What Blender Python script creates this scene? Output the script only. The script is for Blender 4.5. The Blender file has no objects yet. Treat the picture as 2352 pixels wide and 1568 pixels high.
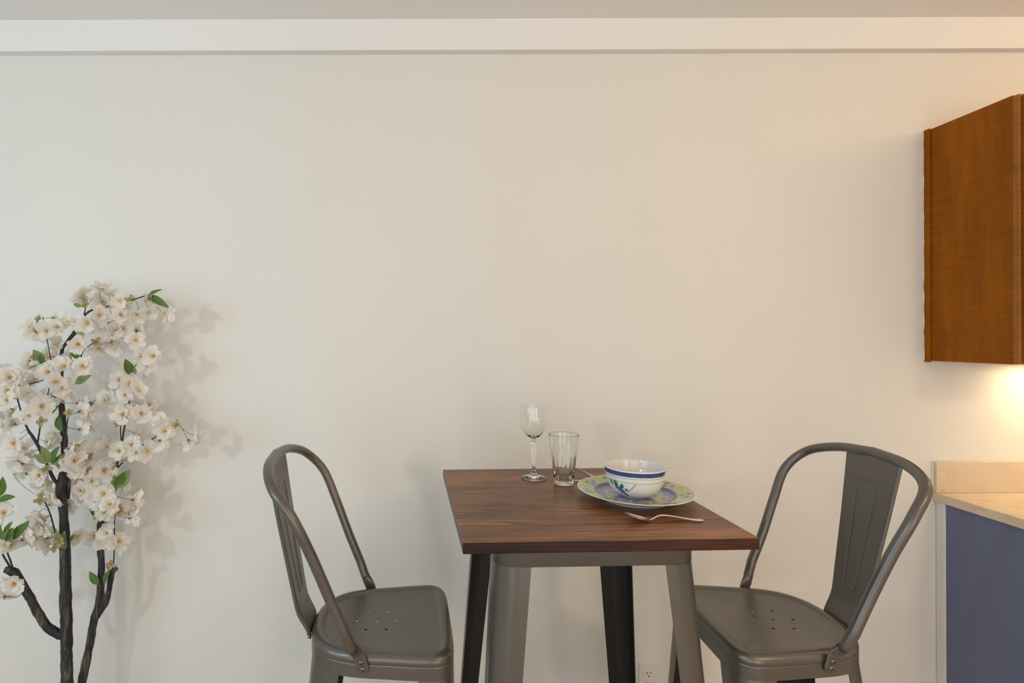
import bpy, bmesh, math, random
from mathutils import Vector, Matrix, noise
random.seed(11)
PI = math.pi
sc = bpy.context.scene
COL = sc.collection

# ------------------------------------------------------------------ camera
FPX, CX, CY, HC, ROLL = 1251.0, 975.0, 777.0, 1.475, 0.003
cd = bpy.data.cameras.new('camera')
cam = bpy.data.objects.new('camera', cd)
COL.objects.link(cam)
cam.location = (0, 0, HC)
cam.rotation_euler = (PI/2, ROLL, 0)
cd.sensor_width = 36.0
cd.lens = 36.0*FPX/2352.0
cd.shift_x = (1176-CX)/2352.0
cd.shift_y = -(784-CY)/2352.0
cd.clip_start = 0.02
sc.camera = cam

# ------------------------------------------------------------------ world, exposure, lights
sc.view_settings.view_transform = 'Standard'
sc.view_settings.look = 'None'
sc.view_settings.gamma = 1.0
sc.view_settings.use_curve_mapping = False
sc.view_settings.exposure = -0.36
w = bpy.data.worlds.new('world'); sc.world = w
w.use_nodes = True
w.node_tree.nodes['Background'].inputs[0].default_value = (0.80, 0.87, 1.0, 1)
w.node_tree.nodes['Background'].inputs[1].default_value = 0.6

def area(name, loc, target, sx, sy, power, color, spread=PI):
    d = bpy.data.lights.new(name, 'AREA'); d.shape = 'RECTANGLE'; d.size = sx; d.size_y = sy
    d.energy = power; d.color = color; d.spread = spread
    o = bpy.data.objects.new(name, d); COL.objects.link(o); o.location = loc
    o.rotation_euler = (Vector(target)-Vector(loc)).to_track_quat('-Z', 'Y').to_euler()
    return o
def point(name, loc, power, color, radius):
    d = bpy.data.lights.new(name, 'POINT'); d.energy = power; d.color = color; d.shadow_soft_size = radius
    o = bpy.data.objects.new(name, d); COL.objects.link(o); o.location = loc
    return o
area('window_daylight_left', (-2.70, -0.30, 1.60), (0.1, 2.0, 1.0), 1.2, 1.2, 20.0, (0.36, 0.72, 1.0))
area('glass_door_daylight', (-1.25, -3.10, 1.12), (-1.0, 2.0, 0.75), 2.5, 2.1, 38.0, (0.97, 1.0, 0.95))
area('right_rear_fill', (1.70, -3.10, 1.12), (1.5, 2.0, 0.75), 1.6, 2.1, 40.0, (0.98, 0.86, 0.78))  # added frontal fill behind the camera, lifts and warms the right of the wall
area('living_lamp', (-1.95, -0.95, 2.02), (-0.6, 2.0, 1.1), 0.16, 0.16, 12.5, (0.95, 0.98, 1.0))
area('dining_ceiling_lamp', (1.25, -0.85, 2.45), (1.2, 1.6, 0.7), 0.32, 0.32, 6.5, (1.0, 0.50, 0.16))
area('kitchen_front_lamp', (2.10, -0.70, 2.45), (2.0, 1.9, 0.5), 0.32, 0.32, 11.5, (1.0, 0.80, 0.46))
point('kitchen_ceiling_lamp', (2.75, 1.15, 2.40), 10.5, (1.0, 0.57, 0.23), 0.13)

# ------------------------------------------------------------------ helpers
def mesh_obj(name, bm, mats, parent=None, smooth=True, angle=None):
    me = bpy.data.meshes.new(name)
    bmesh.ops.recalc_face_normals(bm, faces=bm.faces[:])
    bm.to_mesh(me); bm.free()
    if not isinstance(mats, (list, tuple)): mats = [mats]
    for m in mats: me.materials.append(m)
    if smooth:
        me.polygons.foreach_set('use_smooth', [True]*len(me.polygons))
        if angle is not None:
            try: me.set_sharp_from_angle(angle=math.radians(angle))
            except Exception: pass
    o = bpy.data.objects.new(name, me); COL.objects.link(o)
    if parent: o.parent = parent
    return o

def thing(name, label, cat, loc=(0, 0, 0), rz=0.0, group=None):
    o = bpy.data.objects.new(name, None); COL.objects.link(o)
    o.location = loc; o.rotation_euler = (0, 0, rz); o.empty_display_size = 0.05
    o['label'] = label; o['category'] = cat
    if group: o['group'] = group
    return o
def tag(o, label, cat, group=None):
    o['label'] = label; o['category'] = cat
    if group: o['group'] = group
    return o
def struct(o):
    o['kind'] = 'structure'; return o

def box(bm, x0, x1, y0, y1, z0, z1, bevel=0.0, seg=2, mat=0):
    g = bmesh.ops.create_cube(bm, size=1.0)
    vs = g['verts']
    for v in vs:
        v.co = Vector(((x0+x1)/2+v.co.x*(x1-x0), (y0+y1)/2+v.co.y*(y1-y0), (z0+z1)/2+v.co.z*(z1-z0)))
    fs = {f for v in vs for f in v.link_faces}
    for f in fs: f.material_index = mat
    if bevel > 0:
        es = list({e for v in vs for e in v.link_edges})
        r = bmesh.ops.bevel(bm, geom=es, offset=bevel, segments=seg, profile=0.5, affect='EDGES')
        for f in r['faces']: f.material_index = mat
    return vs

def loft(bm, rings, closed=True, cap0=False, cap1=False, mat=0, matf=None):
    """rings: list of lists of Vectors, same length"""
    R = [[bm.verts.new(p) for p in r] for r in rings]
    n = len(R[0])
    for a, b in zip(R, R[1:]):
        for i in range(n if closed else n-1):
            j = (i+1) % n
            f = bm.faces.new((a[i], a[j], b[j], b[i])); f.material_index = matf(i) if matf else mat
    if cap0: bm.faces.new(R[0]).material_index = mat
    if cap1: bm.faces.new(R[-1][::-1]).material_index = mat
    return R

def catmull(P, n=6, closed=False):
    P = [Vector(p) for p in P]
    if len(P) < 3: return P
    Q = [P[-1]]+P+[P[0], P[1]] if closed else [2*P[0]-P[1]]+P+[2*P[-1]-P[-2]]
    out = []
    for i in range(1, len(Q)-2):
        p0, p1, p2, p3 = Q[i-1:i+3]
        for k in range(n):
            t = k/n
            out.append(0.5*((2*p1)+(p2-p0)*t+(2*p0-5*p1+4*p2-p3)*t*t+(3*p1-p0-3*p2+p3)*t**3))
    if not closed: out.append(P[-1].copy())
    return out

def tube(bm, pts, rad, seg=12, caps=True, mat=0, jitter=0.0, seed=0.0):
    """sweep a circle along pts; rad number or list"""
    n = len(pts)
    if not isinstance(rad, (list, tuple)): rad = [rad]*n
    T = []
    for i in range(n):
        T.append((pts[min(i+1, n-1)]-pts[max(i-1, 0)]).normalized())
    up = Vector((0, 0, 1)) if abs(T[0].z) < 0.9 else Vector((1, 0, 0))
    u = T[0].cross(up).normalized()
    rings = []
    for i in range(n):
        u = (u-T[i]*u.dot(T[i])).normalized()
        v = T[i].cross(u)
        r = []
        for k in range(seg):
            a = 2*PI*k/seg
            d = u*math.cos(a)+v*math.sin(a)
            rr = rad[i]
            if jitter:
                q = pts[i]+d*rad[i]
                rr *= 1+jitter*noise.noise(Vector((q.x*70+seed, q.y*70, q.z*28)))+jitter*0.7*noise.noise(Vector((q.x*190, q.y*190, q.z*60+seed)))
            r.append(pts[i]+d*rr)
        rings.append(r)
    return loft(bm, rings, True, caps, caps, mat)

def lathe(bm, prof, seg=64, rf=None, mat=None, closed=False):
    """prof list of (r,z[,mat]); r==0 allowed at ends"""
    prev = None; first = None
    for i, p in enumerate(prof):
        r, z = p[0], p[1]
        if r < 1e-6:
            ring = [bm.verts.new((0, 0, z))]
        else:
            ring = []
            for k in range(seg):
                a = 2*PI*k/seg
                q = rf(r, z, a, i) if rf else r
                ring.append(bm.verts.new((q*math.cos(a), q*math.sin(a), z)))
        if prev is not None:
            m = p[2] if len(p) > 2 else 0
            for k in range(seg):
                j = (k+1) % seg
                if len(prev) == 1 and len(ring) == 1: continue
                if len(prev) == 1: f = bm.faces.new((prev[0], ring[j], ring[k]))
                elif len(ring) == 1: f = bm.faces.new((prev[k], prev[j], ring[0]))
                else: f = bm.faces.new((prev[k], prev[j], ring[j], ring[k]))
                f.material_index = m
        prev = ring
    return bm

def px(x, y, Y):
    """point seen at photo pixel (x, y) at distance Y from the camera plane"""
    u, v = x-CX, y-CY
    u, v = u-ROLL*v, v+ROLL*u
    return Vector((u*Y/FPX, Y, HC-v*Y/FPX))

# ------------------------------------------------------------------ materials
def newmat(name):
    m = bpy.data.materials.new(name); m.use_nodes = True
    nt = m.node_tree
    b = nt.nodes['Principled BSDF']
    return m, nt, b
def nd(nt, t, **kw):
    n = nt.nodes.new(t)
    for k, v in kw.items(): setattr(n, k, v)
    return n
def setin(nt, n, key, v):
    if hasattr(v, 'is_linked') or isinstance(v, bpy.types.NodeSocket): nt.links.new(v, n.inputs[key])
    else: n.inputs[key].default_value = v
def math_n(nt, op, a, b=None, clamp=False):
    n = nd(nt, 'ShaderNodeMath', operation=op); n.use_clamp = clamp
    setin(nt, n, 0, a)
    if b is not None: setin(nt, n, 1, b)
    return n.outputs[0]
def coords(nt, scale=(1, 1, 1), kind='Object', loc=(0, 0, 0), rot=(0, 0, 0)):
    tc = nd(nt, 'ShaderNodeTexCoord'); mp = nd(nt, 'ShaderNodeMapping')
    mp.inputs['Scale'].default_value = scale; mp.inputs['Location'].default_value = loc
    mp.inputs['Rotation'].default_value = rot
    nt.links.new(tc.outputs[kind], mp.inputs[0]); return mp.outputs[0]
def noise_n(nt, vec, scale, detail=4, rough=0.5, dist=0.0):
    n = nd(nt, 'ShaderNodeTexNoise')
    n.inputs['Scale'].default_value = scale; n.inputs['Detail'].default_value = detail
    n.inputs['Roughness'].default_value = rough; n.inputs['Distortion'].default_value = dist
    if vec is not None: nt.links.new(vec, n.inputs['Vector'])
    return n.outputs['Fac']
def ramp(nt, fac, stops, interp='LINEAR'):
    r = nd(nt, 'ShaderNodeValToRGB'); r.color_ramp.interpolation = interp
    e = r.color_ramp.elements
    while len(e) < len(stops): e.new(0.5)
    for el, (p, c) in zip(e, stops):
        el.position = p; el.color = (*c, 1) if len(c) == 3 else c
    nt.links.new(fac, r.inputs[0]); return r.outputs[0]
def mix(nt, fac, a, b, mode='MIX'):
    n = nd(nt, 'ShaderNodeMix', data_type='RGBA', blend_type=mode)
    setin(nt, n, 0, fac)
    for i, v in ((6, a), (7, b)):
        if isinstance(v, bpy.types.NodeSocket): nt.links.new(v, n.inputs[i])
        else: n.inputs[i].default_value = (*v, 1)
    return n.outputs[2]
def bump(nt, b, h, strength, dist=0.001):
    n = nd(nt, 'ShaderNodeBump'); n.inputs['Strength'].default_value = strength; n.inputs['Distance'].default_value = dist
    nt.links.new(h, n.inputs['Height']); nt.links.new(n.outputs[0], b.inputs['Normal'])
def simple(name, col, rough=0.5, metal=0.0, spec=0.5, vary=0.06, vscale=12.0, coat=0.0):
    m, nt, b = newmat(name)
    v = noise_n(nt, coords(nt), vscale, 3)
    c = ramp(nt, v, [(0.25, tuple(x*(1-vary) for x in col)), (0.75, tuple(min(1, x*(1+vary)) for x in col))])
    nt.links.new(c, b.inputs['Base Color'])
    b.inputs['Roughness'].default_value = rough; b.inputs['Metallic'].default_value = metal
    b.inputs['Specular IOR Level'].default_value = spec
    if coat: b.inputs['Coat Weight'].default_value = coat; b.inputs['Coat Roughness'].default_value = 0.08
    return m

def paint(name, col, rough=0.6, bstr=0.25):
    m, nt, b = newmat(name)
    v = noise_n(nt, coords(nt), 1.7, 3)
    c = ramp(nt, v, [(0.3, tuple(x*0.985 for x in col)), (0.7, tuple(x*1.01 for x in col))])
    nt.links.new(c, b.inputs['Base Color'])
    b.inputs['Roughness'].default_value = rough; b.inputs['Specular IOR Level'].default_value = 0.3
    h = noise_n(nt, coords(nt), 140, 3, 0.6)
    bump(nt, b, h, bstr, 0.0006)
    return m
M = {}
M['wall'] = paint('cream_wall_paint', (0.80, 0.785, 0.745), 0.55)
M['beam'] = paint('white_beam_paint', (0.88, 0.875, 0.865), 0.6, 0.12)
M['ceil'] = paint('ceiling_paint', (0.92, 0.91, 0.89), 0.8, 0.2)
M['plastic'] = simple('white_outlet_plastic', (0.78, 0.76, 0.72), 0.35, vary=0.01)
M['slot'] = simple('dark_outlet_slot', (0.02, 0.018, 0.015), 0.6)
M['whitetrim'] = simple('white_trim_paint', (0.82, 0.81, 0.79), 0.45, vary=0.02)
M['caulk'] = simple('white_caulk', (0.80, 0.80, 0.79), 0.6, vary=0.04, vscale=90)
M['blue'] = simple('slate_blue_cabinet_paint', (0.130, 0.165, 0.290), 0.42, vary=0.03, vscale=3)
M['steel'] = simple('polished_steel', (0.72, 0.69, 0.65), 0.16, 1.0, vary=0.02)
M['boltsteel'] = simple('dark_bolt_steel', (0.20, 0.185, 0.17), 0.38, 0.9, vary=0.08, vscale=200)

def gunmetal():
    m, nt, b = newmat('bronze_gunmetal_coating')
    v = noise_n(nt, coords(nt), 5, 3)
    c = ramp(nt, v, [(0.3, (0.112, 0.101, 0.088)), (0.7, (0.125, 0.112, 0.098))])
    nt.links.new(c, b.inputs['Base Color'])
    b.inputs['Metallic'].default_value = 0.40
    b.inputs['Specular IOR Level'].default_value = 1.0
    r = noise_n(nt, coords(nt), 60, 3)
    rr = ramp(nt, r, [(0.3, (0.29, 0.29, 0.29)), (0.7, (0.31, 0.31, 0.31))])
    nt.links.new(rr, b.inputs['Roughness'])
    h = noise_n(nt, coords(nt), 700, 2)
    bump(nt, b, h, 0.03, 0.0001)
    return m
M['metal'] = gunmetal()
M['inner'] = simple('black_inner_leg', (0.010, 0.010, 0.012), 0.38, 0.0, 0.5, 0.1, 8)  # near-black colour for the inward faces of table and stool legs

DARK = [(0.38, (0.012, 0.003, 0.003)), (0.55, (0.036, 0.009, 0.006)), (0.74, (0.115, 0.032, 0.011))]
def oak_dark(name, edge_wood=False):
    m, nt, b = newmat(name)
    tc = nd(nt, 'ShaderNodeTexCoord'); sp = nd(nt, 'ShaderNodeSeparateXYZ')
    nt.links.new(tc.outputs['Object'], sp.inputs[0])
    X, Y, Z = sp.outputs
    # boards running along x, stacked along y
    bid = math_n(nt, 'FLOOR', math_n(nt, 'DIVIDE', math_n(nt, 'ADD', Y, 0.31), 0.105))
    off = math_n(nt, 'MULTIPLY', bid, 3.71)
    cb = nd(nt, 'ShaderNodeCombineXYZ')
    nt.links.new(math_n(nt, 'ADD', X, off), cb.inputs[0]); nt.links.new(Y, cb.inputs[1]); nt.links.new(math_n(nt, 'ADD', Z, math_n(nt, 'MULTIPLY', bid, 1.37)), cb.inputs[2])
    mp = nd(nt, 'ShaderNodeMapping'); mp.inputs['Scale'].default_value = (1.25, 7.0, 7.0)
    nt.links.new(cb.outputs[0], mp.inputs[0])
    warp = noise_n(nt, mp.outputs[0], 1.0, 2, 0.45)
    # growth rings: y + z warped, spacing differs from board to board
    wn = nd(nt, 'ShaderNodeTexWhiteNoise', noise_dimensions='1D'); nt.links.new(bid, wn.inputs['W'])
    fq = math_n(nt, 'ADD', math_n(nt, 'MULTIPLY', wn.outputs['Value'], 52.0), 34.0)
    lam = math_n(nt, 'ADD', Y, math_n(nt, 'MULTIPLY', Z, 1.4))
    ph = math_n(nt, 'ADD', math_n(nt, 'MULTIPLY', lam, fq), math_n(nt, 'MULTIPLY', warp, 7.5))
    ring = math_n(nt, 'FRACT', ph)
    mp2 = nd(nt, 'ShaderNodeMapping'); mp2.inputs['Scale'].default_value = (12, 330, 330)
    nt.links.new(cb.outputs[0], mp2.inputs[0])
    fine = noise_n(nt, mp2.outputs[0], 1.0, 4, 0.65)
    mp3 = nd(nt, 'ShaderNodeMapping'); mp3.inputs['Scale'].default_value = (3.2, 13, 13)
    nt.links.new(cb.outputs[0], mp3.inputs[0])
    patch = noise_n(nt, mp3.outputs[0], 1.0, 3, 0.5)
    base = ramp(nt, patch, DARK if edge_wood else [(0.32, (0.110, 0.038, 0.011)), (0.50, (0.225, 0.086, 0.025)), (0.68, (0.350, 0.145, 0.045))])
    fl = ramp(nt, fine, [(0.34, (0.50, 0.46, 0.44)), (0.58, (1.18, 1.18, 1.18))])
    col = mix(nt, 1.0, base, fl, 'MULTIPLY')
    # dark porous early-wood lines
    edge = ramp(nt, math_n(nt, 'ADD', ring, math_n(nt, 'MULTIPLY', math_n(nt, 'SUBTRACT', fine, 0.5), 0.55)), [(0.0, (0, 0, 0)), (0.68, (0, 0, 0)), (0.78, (1, 1, 1)), (0.95, (1, 1, 1)), (1.0, (0, 0, 0))])
    amt = math_n(nt, 'MULTIPLY', edge, ramp(nt, patch, [(0.30, (1.0,)*3), (0.70, (0.62,)*3)]))
    wn2 = nd(nt, 'ShaderNodeTexWhiteNoise', noise_dimensions='1D'); nt.links.new(math_n(nt, 'ADD', bid, 17.3), wn2.inputs['W'])
    amt = math_n(nt, 'MULTIPLY', amt, math_n(nt, 'ADD', math_n(nt, 'MULTIPLY', wn2.outputs['Value'], 0.55), 0.42))
    col = mix(nt, amt, col, (0.010, 0.006, 0.006))
    nt.links.new(col, b.inputs['Base Color'])
    b.inputs['Roughness'].default_value = 0.34
    b.inputs['Specular IOR Level'].default_value = 0.34
    hh = math_n(nt, 'SUBTRACT', fine, math_n(nt, 'MULTIPLY', amt, 0.9))
    bump(nt, b, hh, 0.25, 0.0008)
    return m
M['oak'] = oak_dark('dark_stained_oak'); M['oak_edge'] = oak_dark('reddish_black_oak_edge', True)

def maple(name, dark, mid, light):
    m, nt, b = newmat(name)
    v = coords(nt, (1, 1, 1))
    mp = coords(nt, (14, 14, 1.4))
    g = noise_n(nt, mp, 1.6, 5, 0.6, 0.4)
    curl = noise_n(nt, coords(nt, (7, 9, 80), rot=(0.32, 0, 0)), 1.0, 3, 0.5, 0.6)
    blot = noise_n(nt, coords(nt, (6, 6, 2.5)), 1.5, 3)
    f = math_n(nt, 'ADD', math_n(nt, 'MULTIPLY', g, 0.5), math_n(nt, 'ADD', math_n(nt, 'MULTIPLY', curl, 0.28), math_n(nt, 'MULTIPLY', blot, 0.30)))
    c = ramp(nt, f, [(0.38, dark), (0.55, mid), (0.72, light)])
    nt.links.new(c, b.inputs['Base Color'])
    b.inputs['Roughness'].default_value = 0.40; b.inputs['Specular IOR Level'].default_value = 0.12
    return m
M['maple'] = maple('honey_brown_maple', (0.215, 0.060, 0.0005), (0.290, 0.086, 0.0008), (0.370, 0.120, 0.002))
M['maple_edge'] = maple('reddish_maple_edge', (0.26, 0.098, 0.018), (0.36, 0.145, 0.032), (0.44, 0.19, 0.055))

def marble():
    m, nt, b = newmat('cream_marble')
    v = coords(nt)
    d = noise_n(nt, v, 7, 5, 0.6)
    vo = nd(nt, 'ShaderNodeTexVoronoi', feature='DISTANCE_TO_EDGE'); vo.inputs['Scale'].default_value = 8.5
    ad = nd(nt, 'ShaderNodeVectorMath', operation='ADD'); ns = nd(nt, 'ShaderNodeTexNoise'); ns.inputs['Scale'].default_value = 9; ns.inputs['Detail'].default_value = 5
    nt.links.new(v, ns.inputs['Vector'])
    sc_ = nd(nt, 'ShaderNodeVectorMath', operation='SCALE'); sc_.inputs['Scale'].default_value = 0.16
    nt.links.new(ns.outputs['Color'], sc_.inputs[0]); nt.links.new(v, ad.inputs[0]); nt.links.new(sc_.outputs[0], ad.inputs[1])
    nt.links.new(ad.outputs[0], vo.inputs['Vector'])
    base = ramp(nt, d, [(0.3, (0.70, 0.56, 0.40)), (0.7, (0.79, 0.67, 0.52))])
    vein = ramp(nt, vo.outputs['Distance'], [(0.0, (0.8,)*3), (0.016, (0,)*3)])
    gate = ramp(nt, noise_n(nt, v, 5, 2), [(0.48, (0,)*3), (0.62, (1,)*3)])
    c = mix(nt, math_n(nt, 'MULTIPLY', math_n(nt, 'MULTIPLY', vein, gate), 0.65), base, (0.42, 0.27, 0.12))
    nt.links.new(c, b.inputs['Base Color'])
    b.inputs['Roughness'].default_value = 0.22
    return m
M['marble'] = marble()

def glass(name, rough=0.0, tint=(1, 1, 1)):
    m = bpy.data.materials.new(name); m.use_nodes = True
    nt = m.node_tree; nt.nodes.remove(nt.nodes['Principled BSDF'])
    g = nd(nt, 'ShaderNodeBsdfGlass'); g.inputs['IOR'].default_value = 1.48; g.inputs['Roughness'].default_value = rough
    g.inputs['Color'].default_value = (*tint, 1)
    nt.links.new(g.outputs[0], nt.nodes['Material Output'].inputs[0])
    return m
M['glass'] = glass('clear_glass', 0.0, (0.985, 0.99, 0.985))
M['cglaze'] = simple('white_glazed_ceramic', (0.80, 0.785, 0.74), 0.10, vary=0.015, vscale=30)

def brush(name, a, b_, scale=60, rough=0.12):
    m, nt, b = newmat(name)
    f = noise_n(nt, coords(nt, (1, 1, 3)), scale, 4, 0.6, 0.5)
    nt.links.new(ramp(nt, f, [(0.3, a), (0.7, b_)]), b.inputs['Base Color'])
    b.inputs['Roughness'].default_value = rough
    return m
M['g_blue'] = brush('blue_glaze_band', (0.030, 0.055, 0.20), (0.060, 0.105, 0.31))
M['g_line'] = brush('thin_blue_glaze_line', (0.10, 0.13, 0.24), (0.20, 0.24, 0.36))
M['g_green'] = brush('dark_green_glaze', (0.012, 0.10, 0.055), (0.035, 0.20, 0.10), 90)
M['g_flower'] = brush('blue_glaze_flower', (0.05, 0.09, 0.27), (0.13, 0.20, 0.44), 90)
M['g_stem'] = brush('dark_glaze_stem', (0.03, 0.07, 0.09), (0.08, 0.13, 0.14), 90)
M['p_lime'] = brush('lime_green_glaze', (0.43, 0.50, 0.17), (0.56, 0.61, 0.27), 45)
M['p_blue'] = brush('lavender_blue_glaze', (0.16, 0.18, 0.37), (0.34, 0.35, 0.55), 40)
M['p_ring'] = brush('deep_blue_glaze_ring', (0.09, 0.11, 0.30), (0.19, 0.21, 0.42), 40)
M['p_pale'] = brush('pale_lavender_glaze', (0.36, 0.36, 0.55), (0.48, 0.47, 0.63), 60)
M['p_olive'] = brush('olive_leaf_glaze', (0.13, 0.155, 0.055), (0.23, 0.26, 0.11), 60)
M['p_white'] = simple('white_glaze_outline', (0.78, 0.77, 0.74), 0.12, vary=0.02)
M['p_yellow'] = brush('yellow_green_glaze', (0.50, 0.52, 0.18), (0.62, 0.62, 0.30), 50)

def bark():
    m, nt, b = newmat('black_bark')
    v = coords(nt, (60, 60, 9))
    f = noise_n(nt, v, 1.0, 5, 0.65, 0.6)
    f2 = noise_n(nt, coords(nt, (150, 150, 22)), 1.0, 4, 0.6)
    c = ramp(nt, f, [(0.34, (0.009, 0.011, 0.018)), (0.48, (0.022, 0.025, 0.033)), (0.56, (0.075, 0.060, 0.050)), (0.66, (0.20, 0.16, 0.125))])
    c = mix(nt, 1.0, c, ramp(nt, f2, [(0.3, (0.45,)*3), (0.7, (1.15,)*3)]), 'MULTIPLY')
    nt.links.new(c, b.inputs['Base Color']); b.inputs['Roughness'].default_value = 0.62
    bump(nt, b, math_n(nt, 'ADD', f, math_n(nt, 'MULTIPLY', f2, 0.5)), 0.9, 0.003)
    return m
M['bark'] = bark()
M['twig'] = simple('dark_twig', (0.020, 0.018, 0.028), 0.55, vary=0.3, vscale=120)
M['stem'] = simple('olive_flower_stem', (0.105, 0.085, 0.028), 0.5, vary=0.25, vscale=150)
M['stamen'] = simple('yellow_stamen', (0.78, 0.50, 0.06), 0.6, vary=0.2, vscale=300)

def translucent(name, base_sock_fn, trans=0.35, rough=0.55):
    m = bpy.data.materials.new(name); m.use_nodes = True
    nt = m.node_tree; b = nt.nodes['Principled BSDF']
    c = base_sock_fn(nt)
    nt.links.new(c, b.inputs['Base Color']); b.inputs['Roughness'].default_value = rough
    b.inputs['Specular IOR Level'].default_value = 0.25
    t = nd(nt, 'ShaderNodeBsdfTranslucent'); nt.links.new(c, t.inputs[0])
    mx = nd(nt, 'ShaderNodeMixShader'); mx.inputs[0].default_value = trans
    nt.links.new(b.outputs[0], mx.inputs[1]); nt.links.new(t.outputs[0], mx.inputs[2])
    nt.links.new(mx.outputs[0], nt.nodes['Material Output'].inputs[0])
    return m
def petal_col(core):
    def f(nt):
        a = nd(nt, 'ShaderNodeAttribute', attribute_name='rad')
        v = noise_n(nt, coords(nt), 45, 3)
        c = ramp(nt, a.outputs['Fac'], [(0.0, core), (0.24, (0.93, 0.86, 0.78)), (0.48, (0.955, 0.935, 0.90)), (1.0, (0.965, 0.955, 0.93))])
        return mix(nt, 1.0, c, ramp(nt, v, [(0.3, (0.95, 0.95, 0.95)), (0.7, (1.03, 1.02, 1.0))]), 'MULTIPLY')
    return f
M['petal'] = translucent('white_silk_petal', petal_col((0.90, 0.78, 0.45)), 0.48)
M['petal_peach'] = translucent('peach_centred_silk_petal', petal_col((0.93, 0.56, 0.38)), 0.48)
def leaf_col(nt):
    a = nd(nt, 'ShaderNodeAttribute', attribute_name='rad')
    v = noise_n(nt, coords(nt), 55, 4)
    c = ramp(nt, v, [(0.3, (0.060, 0.150, 0.024)), (0.7, (0.150, 0.245, 0.058))])
    return mix(nt, math_n(nt, 'LESS_THAN', a.outputs['Fac'], 0.07), c, (0.17, 0.25, 0.10))
M['leaf'] = translucent('green_silk_leaf', leaf_col, 0.25, 0.45)
def leaf_col2(nt):
    v = noise_n(nt, coords(nt), 55, 4)
    return ramp(nt, v, [(0.3, (0.17, 0.24, 0.085)), (0.7, (0.29, 0.36, 0.17))])
M['leaf_pale'] = translucent('pale_green_silk_leaf', leaf_col2, 0.25, 0.5)
def bract_col(nt):
    a = nd(nt, 'ShaderNodeAttribute', attribute_name='rad')
    return ramp(nt, a.outputs['Fac'], [(0.0, (0.30, 0.33, 0.14)), (0.62, (0.40, 0.40, 0.20)), (0.80, (0.62, 0.24, 0.13)), (1.0, (0.62, 0.16, 0.10))])
M['bract'] = translucent('red_tipped_green_bract', bract_col, 0.25, 0.5)
M['floorwood'] = maple('light_oak_floor', (0.46, 0.39, 0.31), (0.56, 0.48, 0.39), (0.62, 0.54, 0.45))
M['pot'] = simple('grey_woven_pot', (0.30, 0.27, 0.23), 0.7, vary=0.2, vscale=60)
M['moss'] = simple('dry_moss', (0.13, 0.12, 0.05), 0.9, vary=0.5, vscale=120)
m_, nt_, b_ = newmat('lamp_lens'); b_.inputs['Emission Color'].default_value = (1.0, 0.80, 0.48, 1); b_.inputs['Emission Strength'].default_value = 6
nt_.links.new(ramp(nt_, noise_n(nt_, coords(nt_), 5), [(0, (0.9, 0.85, 0.75)), (1, (0.95, 0.9, 0.8))]), b_.inputs['Base Color'])
M['lens'] = m_

# ------------------------------------------------------------------ room shell
WY = 2.0
XL, XR, YB, ZC = -2.75, 3.3, -3.15, 2.632
def slab(name, x0, x1, y0, y1, z0, z1, mat):
    bm = bmesh.new(); box(bm, x0, x1, y0, y1, z0, z1)
    return struct(mesh_obj(name, bm, mat, smooth=False))
slab('wall_back', XL-0.1, XR+0.1, WY, WY+0.1, 0, ZC, M['wall'])
slab('floor', XL-0.1, XR+0.1, YB-0.1, WY+0.1, -0.1, 0, M['floorwood'])
slab('ceiling', XL-0.1, XR+0.1, YB-0.1, WY+0.1, ZC, ZC+0.1, M['ceil'])
slab('wall_right', XR, XR+0.1, YB, WY, 0, ZC, M['wall'])
def wall_hole(name, axis, pos, a0, a1, hole, mat):
    """wall with one rectangular window opening"""
    bm = bmesh.new(); h0, h1, z0, z1 = hole
    for (p, q, r, s) in ((a0, h0, 0, ZC), (h1, a1, 0, ZC), (h0, h1, 0, z0), (h0, h1, z1, ZC)):
        if axis == 'x': box(bm, pos[0], pos[1], p, q, r, s)
        else: box(bm, p, q, pos[0], pos[1], r, s)
    return struct(mesh_obj(name, bm, mat, smooth=False))
wall_hole('wall_left', 'x', (XL-0.1, XL), YB, WY, (-0.95, 0.35, 0.9, 2.25), M['wall'])
wall_hole('wall_front', 'y', (YB-0.1, YB), XL, 0.8, (-2.55, 0.05, 0.04, 2.25), M['wall'])
wall_hole('wall_front', 'y', (YB-0.1, YB), 0.8, XR, (0.88, 2.52, 0.04, 2.25), M['wall'])
def window(name, axis, c, a0, a1, z0, z1):
    bm = bmesh.new(); t = 0.05
    def bx(p, q, r, s):
        if axis == 'x': box(bm, c-0.03, c+0.03, p, q, r, s, 0.004)
        else: box(bm, p, q, c-0.03, c+0.03, r, s, 0.004)
    mid = (a0+a1)/2
    bx(a0, a0+t, z0, z1); bx(a1-t, a1, z0, z1); bx(mid-0.025, mid+0.025, z0+t, z1-t)
    bx(a0+t, a1-t, z0, z0+t); bx(a0+t, a1-t, z1-t, z1)
    return struct(mesh_obj(name, bm, M['whitetrim'], smooth=False))
window('window_1', 'x', XL-0.05, -0.95, 0.35, 0.9, 2.25)
window('window_2', 'y', YB-0.05, -2.55, 0.05, 0.04, 2.25)
window('window_3', 'y', YB-0.05, 0.88, 2.52, 0.04, 2.25)
# shallow dropped beam running along the top of the wall
bm = bmesh.new(); box(bm, XL, XR, 1.9695, WY, 2.518, ZC, 0.0015, 1)
struct(mesh_obj('trim_1', bm, M['beam'], smooth=False))
bm = bmesh.new(); box(bm, XL, 1.86, WY-0.014, WY, 0, 0.10, 0.003, 2)
struct(mesh_obj('baseboard_back', bm, M['whitetrim'], smooth=False))

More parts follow.
